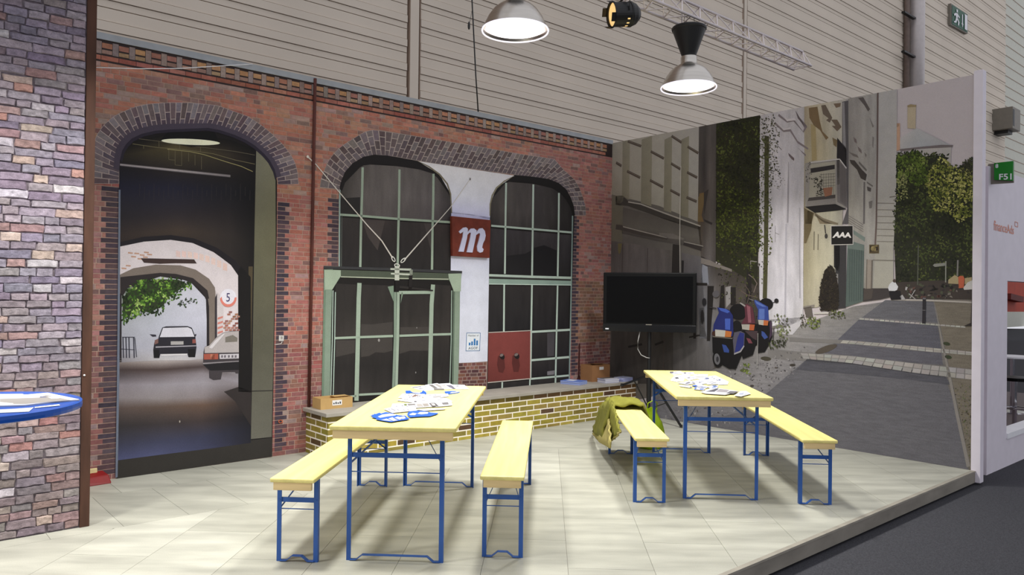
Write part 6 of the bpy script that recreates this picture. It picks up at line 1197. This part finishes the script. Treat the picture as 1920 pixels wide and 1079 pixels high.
Fs.append(tuple(range(K))[::-1]); ob('sack', V, Fs, LIME, bg, smooth=True)
MB().tube([(.04, 0, .37), (.06, -.01, .44), (.02, -.01, .47), (-.03, 0, .44), (-.04, 0, .37)], .006, 8).build('handle', LIME, bg, smooth=True)
rb = thing('dust_brush', 'red block with a cream slat lying at the foot of the printed gateway', 'brush', tuple(W(1.30, NA + .10, 0)))
inv = Matrix.Translation(-Vector(rb.location))
M_ = inv @ frame_mat(1.30, NA + .11, 0)
MB().hexa([M_ @ Vector(p) for p in ((-.20, -.095, 0), (.17, -.095, 0), (.17, .03, 0), (-.20, .05, 0))], [M_ @ Vector(p) for p in ((-.20, -.095, .075), (.13, -.095, .085), (.16, -.03, .06), (-.20, .02, .05))]).build('block', REDM, rb, bevel=.008)
MB().box(-.20, .09, -.10, -.075, .072, .108, M_).build('slat', CREAM, rb, bevel=.003)
# ------------------------------------------------------------------ lamps on the truss line
def lamp(P, label, light=True):
    r = thing('pendant_lamp', label, 'lamp', tuple(P), 0, 'pendant lamps under the truss')
    MB().lathe([(.243, -.004), (.247, .0), (.240, .012), (.225, .05), (.20, .10), (.165, .15), (.125, .185), (.078, .21), (.072, .225), (.072, .275), (.066, .285), (.064, .285), (.07, .225), (.076, .203), (.12, .178), (.16, .142), (.195, .095), (.22, .045), (.236, .006), (.243, -.004)], 48).build('reflector', ALU, r, smooth=True, label='brushed aluminium bell reflector')
    MB().lathe([(.238, .0), (.247, -.008), (.250, .0), (.247, .008), (.238, .006)], 48).build('rim', mat('bright_rim', (236, 232, 240), rough=.15, noise=0, emit=((240, 236, 255), .9)), r, smooth=True)
    MB().lathe([(.0001, .035), (.10, .032), (.19, .024), (.218, .016)], 40).build('glass', GLOW, r, smooth=True)
    MB().lathe([(.0001, .285), (.064, .285), (.068, .30), (.145, .515), (.152, .52), (.156, .535), (.15, .545), (.13, .548), (.0001, .548)], 40).build('gear_housing', BLKM, r, label='black conical gear housing')
    up = 4.0 - P.z + .03
    for sx in (-1, 1): MB().tube([(sx * .03, 0, .545), (sx * .055, 0, up * .8), (sx * .04, 0, up)], .004, 8).build('hook', BLKM, r)
    if light:
        ld = bpy.data.lights.new('lamp_light', 'AREA'); ld.shape = 'DISK'; ld.size = .40; ld.energy = LAMP_W; ld.spread = math.radians(130); ld.color = (1.0, .985, .93)
        lo = bpy.data.objects.new('lamp_light', ld); link(lo, r); lo.location = (0, 0, -.012)
L2 = CAMP + ray(1291, 165) * 6.75; L1 = CAMP + ray(966, 58) * 5.53
step = Vector((L2.x - L1.x, L2.y - L1.y, 0)); zl = (L1.z + L2.z) / 2
lamp(Vector((L2.x, L2.y, L2.z)), 'silver bell lamp with a black cone hanging near the end of the truss')
lamp(Vector((L1.x, L1.y, L1.z)), 'silver bell lamp hanging between the black cable and the spotlight')
for k in (1, 2): lamp(Vector((L1.x, L1.y, L1.z)) - step * k, ('silver bell lamp above the gateway side of the booth', 'silver bell lamp above the rough brick panel')[k - 1])
NT = (L1.dot(NV) + L2.dot(NV)) / 2; ST = L2.dot(DV)
tr = thing('truss', 'silver triangular lighting truss carrying the lamps', 'truss', tuple(W(ST, NT, 4.0)))
inv = Matrix.Translation(-Vector(tr.location))
SE, S0 = ST + 2.12, ST - 7.0
ch = [(-.10, 0.0), (.10, 0.0), (0, .175)]
for dn, dz in ch: MB().tube([inv @ W(S0, NT + dn, 4.0 + dz), inv @ W(SE, NT + dn, 4.0 + dz)], .0135, 10).build('chord', TRUSS, tr, smooth=True)
k = 0; s = SE
while s > S0 + .3:
    s2 = s - .135
    for (a, b) in ((0, 2), (1, 2), (0, 1)):
        p, q = (ch[a], ch[b]) if k % 2 else (ch[b], ch[a])
        MB().tube([inv @ W(s, NT + p[0], 4.0 + p[1]), inv @ W(s2, NT + q[0], 4.0 + q[1])], .006, 6).build('brace', TRUSS, tr)
    s = s2; k += 1
for a, b in ((0, 1), (1, 2), (0, 2)): MB().tube([inv @ W(SE, NT + ch[a][0], 4.0 + ch[a][1]), inv @ W(SE, NT + ch[b][0], 4.0 + ch[b][1])], .006, 6).build('end_brace', TRUSS, tr)
SP = CAMP + ray(1171, 27) * 6.17
sp = thing('spotlight', 'black stage spotlight with barn doors clamped to the truss', 'spotlight', tuple(SP))
ax = Vector((-.96, -.25, -.12)).normalized(); Q = (-ax).to_track_quat('Z', 'Y').to_matrix().to_4x4()
MB().lathe([(.094, -.115), (.098, -.115), (.098, .03), (.103, .035), (.103, .05), (.098, .055), (.085, .09), (.05, .125), (.0001, .135)], 32, Q).build('body', BLKM, sp, smooth=False)
MB().lathe([(.0001, -.098), (.094, -.10)], 32, Q).build('lens', GLOWW, sp)
MB().lathe([(.096, -.118), (.108, -.118), (.108, -.108), (.096, -.108)], 32, Q).build('colour_frame', BLKM, sp)
for k in range(4):
    t = math.pi / 2 * k + .5; R_ = Q @ Matrix.Rotation(t, 4, 'Z'); MB().box(-.035, .035, .10, .103, -.155, -.108, R_).build('barn_door', BLKM, sp)
for k in range(6):
    t = 2 * math.pi * k / 16 - .9; MB().box(-.005, .005, .0975, .0995, -.01, .012, Q @ Matrix.Rotation(t + math.pi, 4, 'Z')).build('vent', GLOWW, sp)
up = 4.0 - SP.z
mb = MB(); sx_ = Q @ Vector((1, 0, 0))
mb.bar(sx_ * .105, sx_ * .105 + Vector((0, 0, .14)), .02, .004).bar(-sx_ * .105, -sx_ * .105 + Vector((0, 0, .14)), .02, .004).bar(sx_ * .105 + Vector((0, 0, .14)), -sx_ * .105 + Vector((0, 0, .14)), .02, .004)
mb.build('yoke', BLKM, sp); MB().tube([(0, 0, .14), (0, 0, max(.2, up))], .012, 8).build('clamp', BLKM, sp)
# ------------------------------------------------------------------ cables
o = MB().tube([on_n(x, y, NA - .03) for x, y in ((881, -60), (885, 0), (888, 60), (892, 140), (897, 216))], .0075, 8).build('black_cable', BLKM, smooth=True); tag(o, 'black cable hanging down behind the brick front', 'cable')
P = on_n(879.3, 48, NA - .03); MB().lathe([(.0001, -.05), (.012, -.03), (.014, 0), (.011, .03), (.0001, .05)], 10, Matrix.Translation(P)).build('cable_clip', BLKM, o)
MB().tube([P, on_n(885, 20, NA - .03)], .002, 5).build('clip_cord', BLKM, o)
o = MB().tube([on_n(x, y, nn) for x, y, nn in ((181, 126.7, NA + .35), (262.6, 129, NA + .28), (336.7, 128.5, NA + .2), (409, 124, NA + .1), (473, 120.4, NA + .02))], .0032, 8).build('white_cable', WHITE2, smooth=True); tag(o, 'thin white cable sagging across the brick cornice', 'cable')
# ------------------------------------------------------------------ exit sign and unit on the hall wall
q = [on_n(x, y, NH + .14) for x, y in ((1783, 6), (1814.5, 27), (1814.5, 63.5), (1783, 46.5))]; c0 = sum(q, Vector()) / 4
ex_ = thing('exit_sign', 'green emergency exit sign with a running figure on the hall wall', 'sign', tuple(c0)); inv = Matrix.Translation(-c0)
MB().hexa([inv @ (p - NV * .10) for p in q], [inv @ p for p in q]).build('case', GREYB, ex_)
def onx(u, v, off=.012): p = Vector(quadmap([tuple(inv @ (p + NV * off)) for p in q], u, v)); return p
def xs(name, pts, m_, off): ob(name, [onx(u, v, off) for u, v in pts], [tuple(range(len(pts)))], m_, ex_)
xs('face', ((.04, .05), (.96, .05), (.96, .95), (.04, .95)), GREENX, .012)
xs('door_mark', ((.76, .12), (.92, .12), (.92, .88), (.76, .88)), WHITE2, .03)
for pts in (((.595, .22), (.645, .22), (.645, .78), (.595, .78)), ((.56, .34), (.62, .14), (.68, .34))): xs('arrow', pts, WHITE2, .03)
for pts in (((.27, .72), (.35, .72), (.35, .86), (.27, .86)), ((.22, .66), (.36, .68), (.34, .42), (.24, .42)), ((.24, .46), (.33, .46), (.26, .2), (.12, .16), (.12, .22), (.2, .26)), ((.27, .46), (.34, .46), (.44, .3), (.4, .12), (.35, .14), (.37, .28)), ((.34, .66), (.46, .56), (.44, .5), (.32, .58)), ((.23, .66), (.12, .56), (.14, .48), (.18, .5), (.25, .58))): xs('running_figure', pts, WHITE2, .03)
s_ = on_n(1858, 226, NH).dot(DV)
def nz_at(x, y): P = on_s(x, y, s_); return P.dot(NV), P.z
n1, z1 = nz_at(1899, 199); n2, z2 = nz_at(1899, 240)
un = MB().box(s_, s_ + .9, NH, n1, z2, z1, frame_mat(0, 0, 0)).build('wall_unit', GREYB, bevel=.02); tag(un, 'grey metal box mounted high on the hall wall', 'wall unit')
MB().box(s_ + .02, s_ + .2, n1 - .01, n1 + .01, z2 + .1, z1 - .1, frame_mat(0, 0, 0)).build('side_plate', BLKM, un)
MB().box(s_ + .2, s_ + .7, NH, NH + .5, z2 - .12, z2, frame_mat(0, 0, 0)).build('bracket', BLKM, un)
# ------------------------------------------------------------------ neighbouring white stand
NW = -2.357
zt_ = on_n(1852.5, 311, NW).z; so = on_n(1888, 675, NW).dot(DV); zo0 = on_n(1888, 823, NW).z; zo1 = on_n(1888, 527, NW).z; SWE = 15.0
nb = MB().box(7.82, so, NW - .12, NW, ZC, zt_, frame_mat(0, 0, 0)).build('wall_neighbour', WHITE); tag(nb, 'white wall of the neighbouring stand with an opening and a small logo', 'wall', kind='structure')
MB().box(so, SWE, NW - .12, NW, ZC, zo0, frame_mat(0, 0, 0)).build('parapet', WHITE, nb); MB().box(so, SWE, NW - .12, NW, zo1, zt_, frame_mat(0, 0, 0)).build('header', WHITE, nb)
MB().box(so, SWE, NW - .14, NW + .012, zo0, zo0 + .05, frame_mat(0, 0, 0)).build('opening_sill', WHITE2, nb)
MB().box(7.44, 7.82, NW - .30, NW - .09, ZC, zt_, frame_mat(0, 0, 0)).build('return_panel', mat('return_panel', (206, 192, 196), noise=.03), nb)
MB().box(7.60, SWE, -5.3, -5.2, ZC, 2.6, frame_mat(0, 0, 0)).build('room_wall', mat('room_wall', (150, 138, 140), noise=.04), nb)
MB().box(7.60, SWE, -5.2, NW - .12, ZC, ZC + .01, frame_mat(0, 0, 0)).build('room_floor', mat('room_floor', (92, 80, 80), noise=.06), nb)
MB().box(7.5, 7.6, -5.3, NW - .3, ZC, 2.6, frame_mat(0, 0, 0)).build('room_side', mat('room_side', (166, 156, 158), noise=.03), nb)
uv, Fs = textmesh('financeAds', 0, .0)
LG = [on_n(x, y, NW + .002) for x, y in ((1863.5, 413), (1901, 424), (1901, 440), (1863.5, 432))]
text3d('logo', 'financeAds', LG, mat('pale_orange_ink', (222, 148, 126), rough=.6, noise=0), nb, bold=.01)
LG = [on_n(x, y, NW + .002) for x, y in ((1903, 416), (1908.5, 418), (1908.5, 426), (1903, 424))]
for i in range(4): MB().bar(LG[i], LG[(i + 1) % 4], .006, .002, NV).build('logo_mark', mat('pale_orange_ink'), nb)
def far(x, y, n): return on_n(x, y, n)
rp_ = [far(x, y, -4.2) for x, y in ((1880, 500), (1940, 505), (1940, 585), (1880, 585))]
o = MB().hexa([p - NV * .05 for p in rp_], rp_).build('red_panel', mat('red_orange', (190, 66, 40), noise=.08)); tag(o, 'red display panel seen through the white opening', 'panel')
a, b = far(1888, 556, -4.14), far(1912, 562, -4.14); MB().bar(a, b, .12, .10).build('dark_shelf', mat('dark_red', (110, 36, 30)), o)
P = far(1899, 668, -3.4); rt = thing('round_table', 'small round pale table seen through the white opening', 'table', (P.x, P.y, ZC + .01))
hh = P.z - ZC - .01; MB().lathe([(.0001, hh - .02), (.3, hh - .02), (.3, hh), (.0001, hh)], 32).build('tabletop', WHITE2, rt); MB().tube([(0, 0, .01), (0, 0, hh - .02)], .03, 12).build('column', CHROME, rt); MB().lathe([(.0001, 0), (.2, 0), (.18, .015), (.0001, .02)], 24).build('base', CHROME, rt)
P = far(1902, 790, -2.9); st_ = thing('bar_stool', 'black and chrome bar stool seen through the white opening', 'stool', (P.x, P.y, ZC + .01))
MB().lathe([(.0001, 0), (.2, 0), (.19, .02), (.04, .05), (.0001, .05)], 28).build('base', CHROME, st_); MB().tube([(0, 0, .03), (0, 0, .62)], .025, 12).build('column', CHROME, st_); MB().lathe([(.0001, .62), (.17, .62), (.18, .66), (.0001, .68)], 28).build('seat', BLK, st_)
MB().lathe([(.13, .28), (.145, .28), (.145, .295), (.13, .295)], 28).build('footrest', CHROME, st_)
# stand number sign
SS = 7.86
sq = [on_s(x, y, SS) for x, y in ((1864, 306), (1899.6, 302), (1899, 339), (1864, 337.4))]; c0 = sum(sq, Vector()) / 4
fs = thing('stand_sign', 'green stand number sign reading 8 F51 on the white stand', 'sign', tuple(c0)); inv = Matrix.Translation(-c0)
MB().hexa([inv @ p for p in sq], [inv @ (p + DV * .02) for p in sq]).build('plate', GREENS, fs)
g = [on_s(x, y, SS + .005) for x, y in ((1853.5, 306), (1900, 301), (1900, 343), (1853.5, 346))]
fr_ = [on_s(x, y, SS + .021) for x, y in ((1853, 308), (1900.5, 303), (1900.5, 343), (1853, 346))]
MB().hexa([inv @ p for p in fr_], [inv @ (p + DV * .015) for p in fr_]).build('backing', GREYB, fs)
pp = [on_s(x, y, SS + .02) for x, y in ((1852, 309), (1856, 309), (1856, 352), (1852, 352))]; MB().hexa([inv @ p for p in pp], [inv @ (p + DV * .03) for p in pp]).build('bracket', GREYB, fs)
tq = lambda a: [inv @ (on_s(x, y, SS) - DV * .002) for x, y in a]
text3d('numeral', '8', tq(((1866.5, 308), (1872, 307.4), (1872, 315), (1866.5, 315.4))), WHITE2, fs, bold=.02)
text3d('lettering', 'F51', tq(((1873.5, 326.5), (1897, 325.5), (1897, 337), (1873.5, 337.4))), WHITE2, fs, bold=.02)
